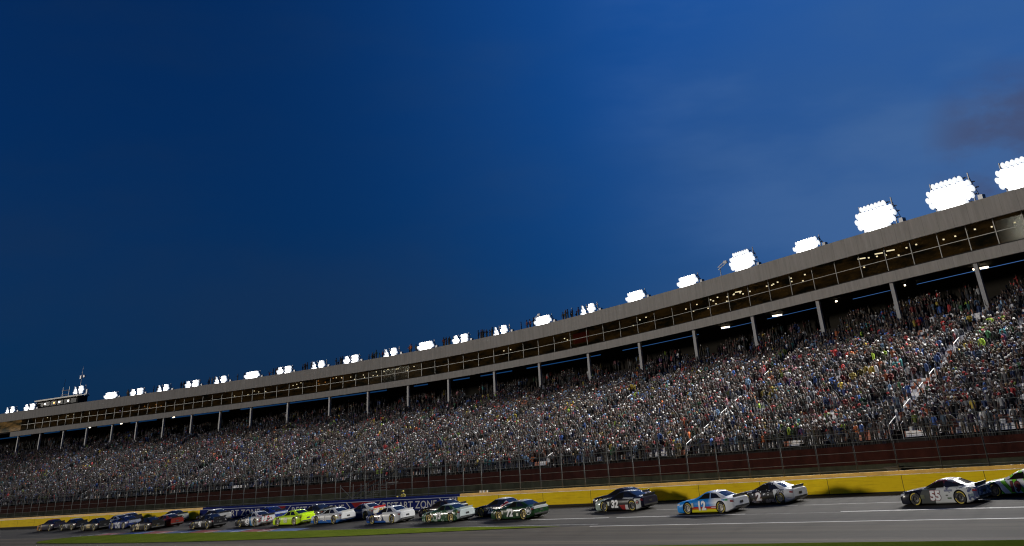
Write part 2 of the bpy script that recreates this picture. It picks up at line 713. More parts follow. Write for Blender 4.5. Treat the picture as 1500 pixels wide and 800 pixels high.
def banner(x0, x1, kind, label):
    root = empty('banner', ((x0 + x1) / 2, float(YW((x0 + x1) / 2)) - .03, Z0 + .1), label=label, cat='banner', group='restart zone banners on the outside wall')
    inv = Matrix.Translation(-Vector(root.location))

    def add(name, b_, m):
        me = b_.mesh(name, m)
        me.transform(inv)
        link(name, me, root)
    b_ = MB()
    if kind == 'blue':
        wall_sheet(x0 + .9, x1 - .9, Z0 + .06, Z0 + HW - .02, .012, b_, 0, .7, -.7)
        add('panel', b_, M_BLUEW)
        for sx, sg in ((x0 + .75, 1), (x1 - .75, -1)):
            b_ = MB()
            for z0, z1, k0, k1 in ((Z0 + .06, Z0 + .52, .7, 0), (Z0 + .52, Z0 + HW - .02, 0, .7)):
                a, c_ = sx + sg * k0, sx + sg * k1
                vs = [(a, float(YW(a)) - .02, z0), (a + .17, float(YW(a)) - .02, z0), (c_ + .17, float(YW(c_)) - .02, z1), (c_, float(YW(c_)) - .02, z1)]
                b_.add(vs, [(0, 1, 2, 3)])
            add('chevron_edge', b_, M_SIGNW)
        v, fs = text_mesh('RESTART ZONE', .012, 0, 1.05)
        hh = .62
        mid = (x0 + x1) / 2
        wd = (v[:, 0].max() - v[:, 0].min())
        sx = min((x1 - x0 - 3.6) / wd, hh * 1.75)
        b_ = MB()
        b_.add([(mid + p[0] * sx, float(YW(mid + p[0] * sx)) - .022, Z0 + .52 + p[1] * hh) for p in v], fs)
        add('lettering', b_, M_SIGNW)
    else:
        wall_sheet(x0, x1, Z0 + .07, Z0 + HW - .03, .008, b_, 0, -.7, .7)
        add('panel', b_, M_REDW)


banner(-136.6, -120.7, 'blue', 'navy banner reading RESTART ZONE nearest the far yellow wall')
banner(-120.5, -118.3, 'red', 'red banner on the wall just behind the fluorescent yellow car')
banner(-118.1, -104.2, 'blue', 'navy banner reading RESTART ZONE between the two red banners')
banner(-104.0, -101.0, 'red', 'red banner on the wall behind the blue and white car with red spoiler')
banner(-100.8, -88.2, 'blue', 'navy banner reading RESTART ZONE beside the long near yellow wall')
b_ = MB()
for k in range(3):
    xa = -88.0 + k * .42
    wall_sheet(xa, xa + .24, Z0 + .1, Z0 + HW - .03, .02, b_)
tag(link('wall_marker', b_.mesh('wall_marker', M_SIGNW)), 'three white upright bars where the navy wall meets the yellow wall', 'wall marking')

# ------------------------------------------------------------------ catch fence
M_STEEL = mat('galvanised steel', (.038, .040, .038), .7, .0)
M_WIRE = mat('fence wire', (.16, .18, .17), .5, .2)
fx = [-22.0, -26.6]
x = -31.9
while x > -255:
    fx.append(x)
    x -= np.interp(-x, [30, 80, 255], [3.40, 2.75, 2.9])
fx = fx[:95]
root = empty('catch_fence', (-100, float(YW(-100)) + .6, Z0), label='tall steel catch fence with curved post tops above the outside wall', cat='fence')
inv = Matrix.Translation(-Vector(root.location))
ZF = Z0 + HC - .1


def fence_pt(h):
    """offset towards the track and height along a post"""
    if h < 3.3:
        return (.57, ZF + h)
    t = (h - 3.3) / 2.4
    a = t * R(68)
    r_ = 2.4 / R(68)
    return (.57 - r_ * (1 - math.cos(a)), ZF + 3.3 + r_ * math.sin(a))


hs_ = list(np.linspace(0, 3.3, 3)) + list(np.linspace(3.6, 5.7, 8))
prof = [fence_pt(h) for h in hs_]
b_ = MB()
b_.tube([(0, o, z - ZF) for o, z in prof], .052, 6)
post_me = b_.mesh('post', M_STEEL, smooth=True)
for k, x in enumerate(fx):
    link('post', post_me, root, loc=Vector((x, float(YW(x)), ZF)) - Vector(root.location))
b_ = MB()
xs = xr(-300, 30, 3.)
for h in (.25, .75, 1.3, 1.9, 2.5, 3.1, 3.7, 4.3, 4.9, 5.6):
    o, z = fence_pt(h)
    b_.tube([(x, float(YW(x)) + o - .075, z) for x in xs], .012, 4, cap=False)
me = b_.mesh('cable', M_WIRE)
me.transform(inv)
link('cable', me, root)

# ------------------------------------------------------------------ service road behind the fence, stand front wall
ROW_D, ROW_H, NF, NB = .76, .272, 36, 10
OFF0 = -23 * S - .2                           # front row, from the suite plane
ZR0 = EYE + .05                               # floor of the front row
XG0, XG1 = -335., 32.


def YRf(x):
    return YR(x)


M_ROAD = asphalt('service road asphalt', (.05, .052, .045), .25)
xs = xr(-400, 60, 4.)
mb = MB()
vs, fs, uv = [], [], []
for x in xs:
    vs += [(x, float(YW(x)) + .79, Z0 - .02), (x, max(float(YR(x)) + OFF0 + .2, float(YW(x)) + 2.2), Z0 - .02)]
    uv += [(x, 0), (x, 10)]
for i in range(len(xs) - 1):
    fs.append((2 * i, 2 * i + 2, 2 * i + 3, 2 * i + 1))
mb.add(vs, fs, 0, uv)
tag(link('service_road', mb.mesh('service_road', M_ROAD)), kind='structure')

stand = empty('grandstand', (-100, float(YR(-100)) + OFF0, Z0), label='huge grandstand full of spectators under a long two-band suite level', cat='grandstand')
SINV = Matrix.Translation(-Vector(stand.location))


def spart(name, b_, m, parent=None, kind=None, label=None, smooth=False):
    me = b_.mesh(name, m, smooth=smooth) if isinstance(b_, MB) else b_
    me.transform(SINV)
    o = link(name, me, parent or stand)
    return tag(o, label=label, kind=kind)


M_REDC = mat('dark red wall paint', (.028, .009, .007), .9, spec=.05, noise=(.8, .35))
M_BANK = mat('mossy concrete', (.034, .037, .026), .9, spec=.05, noise=(.5, .5))
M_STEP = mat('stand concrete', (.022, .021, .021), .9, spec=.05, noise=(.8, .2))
g = G('pale fascia panel')
uvf = g.coord('UV')
sepf = g.n('ShaderNodeSeparateXYZ')
g.put(sepf.inputs[0], uvf)
jn = g.math('LESS_THAN', g.math('FRACT', g.math('MULTIPLY', sepf.outputs[0], 1 / 2.06)), .02)
stn = g.noise(g.coord('UV', (1.2, .12, 1)), 1.4, 6, .7)
c = g.mix(g.ramp(stn, (.35, .7, 0, 1)), (.265, .252, .235), (.19, .18, .166))
M_FASC = g.out(g.mix(g.math('MULTIPLY', jn, .55), c, (.08, .075, .07)), .75, **{'Specular IOR Level': .15})
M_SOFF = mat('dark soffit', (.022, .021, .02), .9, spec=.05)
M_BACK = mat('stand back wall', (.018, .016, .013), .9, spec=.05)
xs = xr(XG0, XG1, 3.)
b_ = MB()
sweep(b_, rect(OFF0 - .30, OFF0 - .02, ZR0 - 1.15, ZR0 + .10), xs, YR)
spart('red_front_wall', b_, M_REDC)
b_ = MB()
sweep(b_, rect(OFF0 - .20, OFF0 - .03, Z0 - .1, ZR0 - 1.153), xs, YR)
for zz in (ZR0 - 1.62, ZR0 - 2.1):
    sweep(b_, rect(OFF0 - .26, OFF0 - .201, zz, zz + .10), xs, YR)
spart('lower_front_wall', b_, M_BANK)
# front guard rail
M_RAIL = mat('white rail paint', (.74, .74, .72), .5, .0)
b_ = MB()
for h in (.50, 1.02):
    b_.tube([(x, float(YR(x)) + OFF0 - .14, ZR0 + .10 + h) for x in xs], .022, 5, cap=False)
for x in xr(XG0, XG1, 2.6):
    b_.tube([(x, float(YR(x)) + OFF0 - .14, ZR0 + .10), (x, float(YR(x)) + OFF0 - .14, ZR0 + 1.12)], .02, 5)
spart('front_rail', b_, M_STEEL)
# stepped deck
prof = []
for r in range(NF + NB):
    prof += [(OFF0 + r * ROW_D, ZR0 + r * ROW_H), (OFF0 + (r + 1) * ROW_D, ZR0 + r * ROW_H)]
b_ = MB()
sweep(b_, prof, xs, YR, closed=False)
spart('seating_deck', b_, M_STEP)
OB = OFF0 + (NF + NB) * ROW_D
ZB_ = ZR0 + (NF + NB) * ROW_H
ZL0, ZL1, ZU0, ZU1 = EYE + 12.4 * S, EYE + 13.25 * S, EYE + 15.3 * S, EYE + 16.9 * S
ZSOF = ZL0 + .85
# seats: pan and back strips, one colour per seat
g = G('bench seats')
sep = g.n('ShaderNodeSeparateXYZ')
g.put(sep.inputs[0], g.coord('UV'))
cx = g.math('FLOOR', g.math('MULTIPLY', sep.outputs[0], 1 / .54))
cb = g.n('ShaderNodeCombineXYZ')
g.put(cb.inputs[0], cx)
g.put(cb.inputs[1], g.math('FLOOR', sep.outputs[1]))
wn_ = g.n('ShaderNodeTexWhiteNoise', noise_dimensions='2D')
g.put(wn_.inputs['Vector'], cb.outputs[0])
big = g.noise(g.coord('UV', (.06, .16, 1)), 1., 3, .6)
v = g.math('ADD', g.math('MULTIPLY', wn_.outputs['Value'], .55), g.math('MULTIPLY', big, .5))
c = g.mix(g.math('GREATER_THAN', v, .58), (.62, .62, .64), (.36, .10, .035))
c = g.mix(g.math('GREATER_THAN', wn_.outputs['Value'], .85), c, (.46, .47, .50))
gap = g.math('LESS_THAN', g.math('FRACT', g.math('MULTIPLY', sep.outputs[0], 1 / .54)), .14)
c = g.mix(gap, c, (.05, .05, .05))
M_SEAT = g.out(c, .5)
AISLES = [-14.5, -41.4, -67.6, -95.1, -121.5, -148.5, -175., -201.5, -228., -255.]
AISLE_W = .85
b_ = MB()
ax = sorted(AISLES)
edges = [XG0] + [q for a in ax for q in (a - AISLE_W, a + AISLE_W)] + [XG1]
for r in range(NF + 2):
    for e0, e1 in zip(edges[::2], edges[1::2]):
        sx = xr(e0, e1, 4.)
        sy = YR(sx)
        s = np.concatenate([[0], np.cumsum(np.hypot(np.diff(sx), np.diff(sy)))]) + e0
        o, z = OFF0 + r * ROW_D, ZR0 + r * ROW_H
        pr = [(o + .30, z + .40), (o + .66, z + .42), (o + .74, z + .78)]
        vs, fs, uv = [], [], []
        for x, y, t in zip(sx, sy, s):
            for k, (oo, zz) in enumerate(pr):
                vs.append((x, y + oo, zz))
                uv.append((t, r + .2 + .2 * k))
        for i in range(len(sx) - 1):
            for k in range(2):
                a = i * 3 + k
                fs.append((a, a + 3, a + 4, a + 1))
        b_.add(vs, fs, 0, uv)
spart('seats', b_, M_SEAT, kind='stuff')
# back wall with the open slot that shows the sky, soffit, suites
b_ = MB()
sweep(b_, rect(OB, OB + .4, Z0, EYE + 15.0), xs, YR)
for x in np.arange(-330, 30, 12.4):
    if random.random() < .55:
        wd = random.uniform(2, 8)
        sweep(b_, rect(OB + .02, OB + .3, EYE + 15.001, ZSOF - .01), xr(x, x + wd, 2.), YR)
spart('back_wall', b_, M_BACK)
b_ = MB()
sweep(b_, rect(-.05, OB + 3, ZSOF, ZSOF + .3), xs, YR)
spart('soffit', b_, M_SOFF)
XS0 = -301.
xs2 = xr(XS0, XG1, 3.)
b_ = MB()
sweep(b_, rect(-.35, -.06, ZL0, ZL1), xs2, YR)
spart('lower_fascia', b_, M_FASC)
b_ = MB()
xs3 = xr(-420, XG1, 3.)
sweep(b_, rect(-.75, -.45, ZU0, ZU1), xs3, YR)
spart('upper_fascia', b_, M_FASC)
b_ = MB()
sweep(b_, rect(-.44, OB + 3, ZU1 - .45, ZU1 - .12), xs3, YR)
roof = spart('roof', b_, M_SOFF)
b_ = MB()
sweep(b_, rect(4.2, 4.4, ZSOF + .31, ZU1 - .46), xs3, YR)
M_SUIT = G('suite interior')
n = M_SUIT.noise(M_SUIT.coord('UV', (.12, .5, 1)), 1.5, 4, .7)
sc_ = M_SUIT.mix(M_SUIT.ramp(n, (.4, .62, 0, 1)), (.03, .03, .018), (.30, .17, .06))
M_SUIT.put(M_SUIT.b.inputs['Emission Color'], sc_)
M_SUIT.b.inputs['Emission Strength'].default_value = .30  # the wall itself glows in patches to stand for lit rooms
M_SUIT = M_SUIT.out(sc_, .8)
spart('suite_back_wall', b_, M_SUIT)
# suite glass bays
g = G('suite glass')
tr = g.n('ShaderNodeBsdfTransparent')
tr.inputs['Color'].default_value = (.36, .35, .31, 1)
gl = g.n('ShaderNodeBsdfGlossy')
gl.inputs['Roughness'].default_value = .06
gl.inputs['Color'].default_value = (.8, .85, .8, 1)
ms = g.n('ShaderNodeMixShader')
ms.inputs[0].default_value = .0012
g.nt.links.new(tr.outputs[0], ms.inputs[1])
g.nt.links.new(gl.outputs[0], ms.inputs[2])
g.nt.links.new(ms.outputs[0], g.nt.nodes['Material Output'].inputs['Surface'])
M_SGLASS = g.m
M_MULL = mat('suite frame', (.17, .165, .15), .5, .1)
BAY = 12.35
colx = []
cxs = [-35.3, -44.7, -54.6, -64.8, -75.3, -86.2, -97.3, -108.6, -119.4, -130.7, -140.8, -151.0, -160.9, -171.8, -181.6, -190.0, -197.9, -205.9, -213.8, -221.2, -229.2, -236.8]
colx = [23.0, 11., -.6, -12.0, -23.2, -31.0 + 0.8] + [v_ * S for v_ in cxs[0:]]
colx = [23.0, 11., -.6, -12.0, -23.2] + [-32.4] + [v_ * S for v_ in cxs] + [-288.8, -298.]
colx[5] = -35.3 * S + 9.9
win = []
for a, c_ in zip(colx[:-1], colx[1:]):
    for k in range(3):
        win.append((a + (c_ - a) * k / 3, a + (c_ - a) * (k + 1) / 3))
win = [q for q in win if q[0] < 5][:84]
for a, c_ in win:
    root_ = MB()
    sx = np.array([c_ + .06, a - .06])
    sweep(root_, rect(.30, .33, ZL1 + .06, ZU0 + .30), sx, YR)
    wo = spart('window', root_, M_SGLASS)
    fr = MB()
    sweep(fr, rect(.20, .36, ZL1 + .02, ZU0 + .30), np.array([a - .05, a + .05]), YR)
    sweep(fr, rect(.24, .295, ZL1 + 1.28, ZL1 + 1.34), sx, YR)
    spart('frame', fr, M_MULL, wo)
# suite lights behind the glass
M_LAMPW = mat('suite lamp', (1, .9, .75), .5, emit=(1, .88, .70), strength=7)
M_LAMPO = mat('orange suite lamp', (1, .5, .2), .5, emit=(1, .36, .08), strength=3.5)
M_LAMPB = mat('violet screen', (.5, .4, 1), .5, emit=(.45, .35, 1.), strength=4)


def suite_light(x, off, z, sx, sz, m):
    q = MB()
    q.box((x, float(YR(x)) + off, z), (sx, .10, sz))
    spart('suite_light', q, m)


rs = random.Random(4)
nl = 0
for x0, x1, n_, m in ((-46, -28, 9, M_LAMPW), (-58, -48, 7, M_LAMPW), (-75, -66, 8, M_LAMPW), (-86, -78, 12, M_LAMPW), (-92, -87, 4, M_LAMPW), (-105, -100, 3, M_LAMPW), (-125, -118, 2, M_LAMPW),
                      (-142, -137, 2, M_LAMPW), (-190, -165, 16, M_LAMPW), (-197, -188, 5, M_LAMPO), (-205, -200, 4, M_LAMPW), (-222, -210, 5, M_LAMPW), (-255, -245, 5, M_LAMPO), (-262, -258, 1, M_LAMPB), (-290, -270, 4, M_LAMPW)):
    for k in range(n_):
        x = x0 + (x1 - x0) * (k + rs.random() * .5) / n_
        row = rs.choice((0, 0, 1))
        suite_light(x, rs.uniform(1.2, 3.4), ZU0 - .05 - row * .5 - rs.random() * .25, .17, .12, m)
        nl += 1
for x, off in ((-52.5, 1.5), (-54.2, 1.4), (-57., 1.6), (-79.3, 1.3)):
    suite_light(x, off, ZU0 - .1, .95, .10, M_LAMPW)
# red scoreboard-like screen behind the glass
q = MB()
sweep(q, rect(2.0, 2.05, ZL1 + .9, ZU0 - .1), np.array([-120.4, -116.2]), YR)
spart('suite_screen', q, mat('red screen', (.4, .05, .03), .5, emit=(.75, .09, .05), strength=.10), label='glowing red screen behind the suite glass')
# columns
b_ = MB()
b_.box((0, 0, 0), (.42, .42, 1))
cm = b_.mesh('column', mat('column paint', (.32, .32, .32), .6, noise=(.6, .12)))
for x in colx:
    zt = ZL0 + .4
    zb = ZR0 + NF * ROW_H - .5
    o = link('column', cm, stand, loc=Vector((x, float(YR(x)) + .25, (zt + zb) / 2)) - Vector(stand.location))
    o.scale = (1, 1, zt - zb)
# aisle rails: short white sloping pairs
for a in AISLES + [-28., -54.5, -81., -108., -135., -162., -188.]:
    q = MB()
    lower = a in AISLES
    rows = [(1, 3.2), (5.5, 7.4), (10, 11.7), (14, 15.6), (18.5, 20), (23, 25)] if lower else [(21, 24.5), (28, 30)]
    for r0, r1 in rows:
        for sx in (-.62, .62):
            if rs.random() < (.15 if a > -80 else .45):
                continue
            p = []
            for r in (r0, r1):
                o, z = OFF0 + r * ROW_D, ZR0 + r * ROW_H
                p.append(Vector((a + sx, float(YR(a + sx)) + o, z)))
            up = Vector((0, 0, .98))
            q.tube([p[0] + up, p[1] + up], .03, 6)
            for e in p:
                q.tube([e, e + up], .026, 5)
    spart('handrail', q, M_RAIL)
# strip lights under the soffit
M_STRIP = mat('strip lamp', (1, .9, .7), .5, emit=(1, .85, .6), strength=5)
for x, sc in ((-44.4, 1.), (-54.3, .8), (-65.5, .9), (-77.5, .8), (-88.5, .8), (-269, .4), (-281, .5), (-250, .4)):
    q = MB()
    q.box((x, float(YR(x)) + 7.9, ZSOF - .28), (1.7 * sc, .12, .16))
    spart('strip_light', q, M_STRIP)

# ------------------------------------------------------------------ floodlight banks on the roof edge
LX = [-28.3, -35.6, -44.4, -54.2, -64.5, -74.7, -85.4, -95.9, -106.5, -116.8, -126.9, -135.7, -144.7, -155.0, -163.6, -172.7, -181.4, -190.0, -198.1, -206.4, -214.3, -222.3, -233.1, -249.5, -256.5]
LX = [v_ * S for v_ in LX]
M_LENS = mat('lit floodlight lens', (1, 1, 1), .3, emit=(1, .99, .97), strength=7)
M_LENS2 = mat('dim lens for soft glow rim', (1, 1, 1), .3, emit=(.80, .89, 1), strength=.70)  # dimmer bluish outer lenses paint a soft halo round each bank
M_HOUS = mat('floodlight housing', (.30, .30, .31), .5, .4)


h = MB()
h.lathe([(.14, .08), (.10, .13), (-.10, .285), (-.14, .285)], 12, 'Y')
HM = h.mesh('lamp', M_HOUS, smooth=True)
h = MB()
h.lathe([(-.135, .283), (-.18, .24), (-.21, .14), (-.22, .001)], 12, 'Y')
LM = h.mesh('lens', M_LENS, smooth=True)


def make_bank(rows):
    """rows: (height, x positions of the lamps)"""
    root = empty('floodlight_bank')
    q = MB()
    for z, xs_ in rows:
        q.box((sum(xs_) / len(xs_), .16, z), (max(xs_) - min(xs_) + .9, .09, .09))
    top = max(z for z, _ in rows)
    for x in (-2.2, -.8, .8, 2.2):
        q.box((x, .23, top / 2 - .1), (.09, .09, top + .9))
        q.tube([(x, .25, top), (x, 1.5, -.3)], .035, 5)
    q.box((0, .35, -.28), (6.4, .5, .10))
    q.box((2.9, .3, .25), (.5, .4, .9))
    link('frame', q.mesh('frame', M_HOUS), root)
    for z, xs_ in rows:
        for x in xs_:
            l = link('lamp', HM, root, loc=(x, 0, z), rot=(R(22), 0, 0))
            edge = x in (min(xs_), max(xs_)) or (z == top and len(rows) > 3)
            le = link('lens', LM, l)
            if edge:
                le.material_slots[0].link = 'OBJECT'
                le.material_slots[0].material = M_LENS2
    return root


def lampsx(n, c=0., d=.512):
    return [c + (k - (n - 1) / 2) * d for k in range(n)]


ROUND = [(.36 + .49 * k, lampsx(n)) for k, n in enumerate((7, 10, 11, 10, 7))]  # lamps packed into an oval so the shape takes in the bloom
TWIN = [(.36 + .49 * k, lampsx(n, -1.35) + lampsx(m, 1.35)) for k, (n, m) in enumerate(((3, 4), (4, 4), (2, 4)))]
TWIN2 = [(.36 + .49 * k, lampsx(n, -1.3) + lampsx(m, 1.1)) for k, (n, m) in enumerate(((3, 3), (2, 4), (1, 3)))]
LONG = [(.36 + .49 * k, lampsx(n, c)) for k, (n, c) in enumerate(((8, 0), (10, 0), (8, .1)))]
KINDS = [ROUND, ROUND, ROUND, LONG, ROUND, LONG, LONG, TWIN2, LONG, TWIN2] + [[TWIN, LONG, TWIN2, TWIN, TWIN2][k % 5] for k in range(15)]
protos = {}
banks = []
for kd in KINDS:
    if id(kd) not in protos:
        protos[id(kd)] = make_bank(kd)
        banks.append(protos[id(kd)])
    else:
        banks.append(None)
banks = [bk or copy_tree(protos[id(kd)]) for bk, kd in zip(banks, KINDS)]
NAMES = ['first', 'second', 'third', 'fourth', 'fifth', 'sixth', 'seventh', 'eighth', 'ninth', 'tenth', 'eleventh', 'twelfth', 'thirteenth', 'fourteenth', 'fifteenth', 'sixteenth', 'seventeenth', 'eighteenth', 'nineteenth', 'twentieth', 'twenty-first', 'twenty-second', 'twenty-third', 'twenty-fourth', 'twenty-fifth']
SPOT_W = 4.9e4
for i, x in enumerate(LX):
    o = banks[i]
    dz = 2.3 if i == 22 else 0
    sl = (float(YR(x + 1)) - float(YR(x - 1))) / 2
    o.location = (x, float(YR(x)) - .35, ZU1 - .30 + dz)
    o.rotation_euler = (0, 0, math.atan(sl))
    if i < 3:
        o.scale = (1.18,) * 3  # near banks enlarged to the size of their glow
    lab = f'{NAMES[i]} blazing floodlight bank along the grandstand roof edge, counted from the near right end'
    if i == 22:
        lab = 'blazing floodlight bank raised on top of the roof cabin at the far end'
    tag(o, lab, 'floodlight', 'floodlight banks along the roof edge')
    ld = bpy.data.lights.new('floodlight', 'SPOT')
    ld.energy = SPOT_W * float(np.interp(x, [-300, -120, -60], [.24, .62, 1.]))
    ld.spot_size = R(112)
    ld.spot_blend = 1.
    ld.shadow_soft_size = .8
    ld.color = (1, .97, .93)
    lo = bpy.data.objects.new('floodlight_beam', ld)
    COL.objects.link(lo)
    lo.parent = o
    lo.location = (0, -.75, .9)
    dv = Vector((0, -1, -.52)).normalized()
    lo.rotation_euler = dv.to_track_quat('-Z', 'Y').to_euler()

# rooftop cabin with masts at the far end
xc = -241 * S
cab = empty('rooftop_cabin', (xc, float(YR(xc)) + 1.6, ZU1 - .12), math.atan(.12), label='low cabin with masts and lit windows on the far end of the roof', cat='cabin')
q = MB()
q.box((0, 0, .85), (17, 2.6, 1.7))
link('wall', q.mesh('wall', M_SOFF), cab)
q = MB()
q.box((0, -.2, 1.86), (18, 3.2, .30))
link('roof', q.mesh('roof', M_MULL), cab)
for k in range(6):
    q = MB()
    q.box((-6.8 + k * 2.7, -1.315, .95), (2.2, .03, .9))
    link('window', q.mesh('window', mat('dark cabin glass', (.02, .022, .02), .08)), cab)
for x, m in ((-5., M_LAMPW), (-1.2, M_LAMPO), (1.0, M_LAMPW), (4.6, M_LAMPW)):
    q = MB()
    q.box((x, -1.36, 1.0), (.5, .05, .3))
    link('lamp', q.mesh('lamp', m), cab)
q = MB()
for z in (2.6, 3.5):
    q.tube([(-.8, 0, z), (2.6, 0, z)], .09, 5)
for x in (-.2, 2.4):
    q.tube([(x, 0, 2.0), (x, 0, 4.2)], .09, 5)
q.tube([(-.2, 0, 4.2), (.1, 0, 6.0)], .05, 5)
link('lattice', q.mesh('lattice', M_HOUS), cab)
q = MB()
q.tube([(6.3, .3, 2), (6.3, .3, 8.3)], [.1, .03], 5)
q.box((6.3, .1, 5.9), (.5, .4, .7))
q.box((7.6, .1, 6.0), (.5, .4, .5))
link('mast', q.mesh('mast', M_HOUS), cab)
for x, lab in ((-81.5, 'white loudspeaker boom beside the sixth floodlight bank on the roof'), (-128.5, 'white loudspeaker boom beside the tenth floodlight bank on the roof')):
    q = MB()
    q.tube([(0, 0, 0), (0, 0, 1.5)], .06, 6)
    q.tube([(-.2, -.2, 1.4), (1.6, -1.0, 1.9)], .05, 6)
    q.tube([(-.2, -.2, 1.1), (1.6, -1.0, 1.6)], .05, 6)
    q.box((1.6, -1.0, 1.75), (.5, .3, .3))
    o = link('roof_boom', q.mesh('roof_boom', M_RAIL), loc=(x, float(YR(x)) + .4, ZU1 - .12))
    tag(o, lab, 'boom')

#PEOPLE
# ------------------------------------------------------------------ spectators
SHIRTS = [('white', (.74, .75, .78), 16), ('grey', (.28, .30, .34), 10), ('black', (.018, .018, .02), 15), ('navy', (.02, .04, .16), 11), ('blue', (.04, .14, .50), 11), ('light blue', (.26, .44, .68), 9),
          ('red', (.52, .03, .03), 11), ('maroon', (.15, .02, .03), 4), ('orange', (.60, .14, .02), 4), ('yellow', (.60, .45, .05), 2.5), ('green', (.04, .16, .06), 2.5), ('lime', (.40, .60, .05), 1),
          ('teal', (.03, .28, .30), 2), ('purple', (.13, .05, .22), 2), ('tan', (.26, .20, .14), 4), ('pink', (.58, .25, .30), 2)]
SW = np.array([q[2] for q in SHIRTS], float)
SW /= SW.sum()
CAPS = [('white', (.78, .78, .76), 13), ('black', (.02, .02, .02), 8), ('red', (.40, .03, .03), 4), ('blue', (.05, .12, .35), 4), ('tan', (.28, .22, .15), 2)]
HAIRS = [('brown', (.06, .03, .015), 8), ('black', (.012, .01, .01), 5), ('blond', (.28, .19, .08), 3), ('grey', (.35, .34, .33), 3)]
SKINS = [(.085, .05, .037), (.06, .036, .026), (.11, .068, .052), (.03, .017, .012)]
TROUS = [(.008, .012, .03), (.01, .013, .025), (.006, .006, .006), (.06, .05, .035), (.03, .03, .03), (.02, .024, .03)]


def obj_color_mat(name, rough=.8):
    g = G(name)
    oi = g.n('ShaderNodeObjectInfo')
    n = g.noise(g.coord('Object'), 9., 3)
    c = g.mix(1., oi.outputs['Color'], g.mix(g.ramp(n, (.3, .7, 0, 1)), (.75, .75, .75), (1.1, 1.1, 1.1)), 'MULTIPLY')
    return g.out(c, rough)


def obj_rand_mat(name, cols, seed, rough=.8):
    g = G(name)
    oi = g.n('ShaderNodeObjectInfo')
    v = g.math('FRACT', g.math('MULTIPLY', oi.outputs['Random'], seed))
    cr = g.n('ShaderNodeValToRGB')
    cr.color_ramp.interpolation = 'CONSTANT'
    el = cr.color_ramp.elements
    while len(el) < len(cols):
        el.new(.5)
    for i, c in enumerate(cols):
        el[i].position = i / len(cols)
        el[i].color = (*c, 1)
    g.put(cr.inputs[0], v)
    return g.out(cr.outputs[0], rough)


M_SHIRT = obj_color_mat('shirt cloth')
M_SKIN = obj_rand_mat('skin', SKINS, 7.31, .55)
M_TROU = obj_rand_mat('trouser cloth', TROUS, 13.7)
M_SHOE = mat('shoe', (.05, .05, .05), .7)
M_HAT = obj_color_mat('hat cloth')

POSES = {
    'standing with arms down': dict(e=(.30, .02, 1.12), h=(.29, -.10, .88)),
    'clapping': dict(e=(.30, -.10, 1.14), h=(.05, -.36, 1.22)),
    'with both arms raised': dict(e=(.36, -.06, 1.66), h=(.27, -.10, 1.96)),
    'with one arm raised': dict(e=(.30, .02, 1.12), h=(.28, -.12, .90), e2=(.36, -.08, 1.66), h2=(.30, -.14, 1.96)),
    'holding both hands to the face': dict(e=(.30, -.20, 1.22), h=(.09, -.26, 1.52)),
    'with folded arms': dict(e=(.29, -.08, 1.14), h=(-.04, -.22, 1.18)),
    'with hands on hips': dict(e=(.40, .10, 1.16), h=(.20, -.02, 1.02)),
    'sitting down': dict(e=(.27, -.12, .70), h=(.15, -.36, .60), sit=True),
}


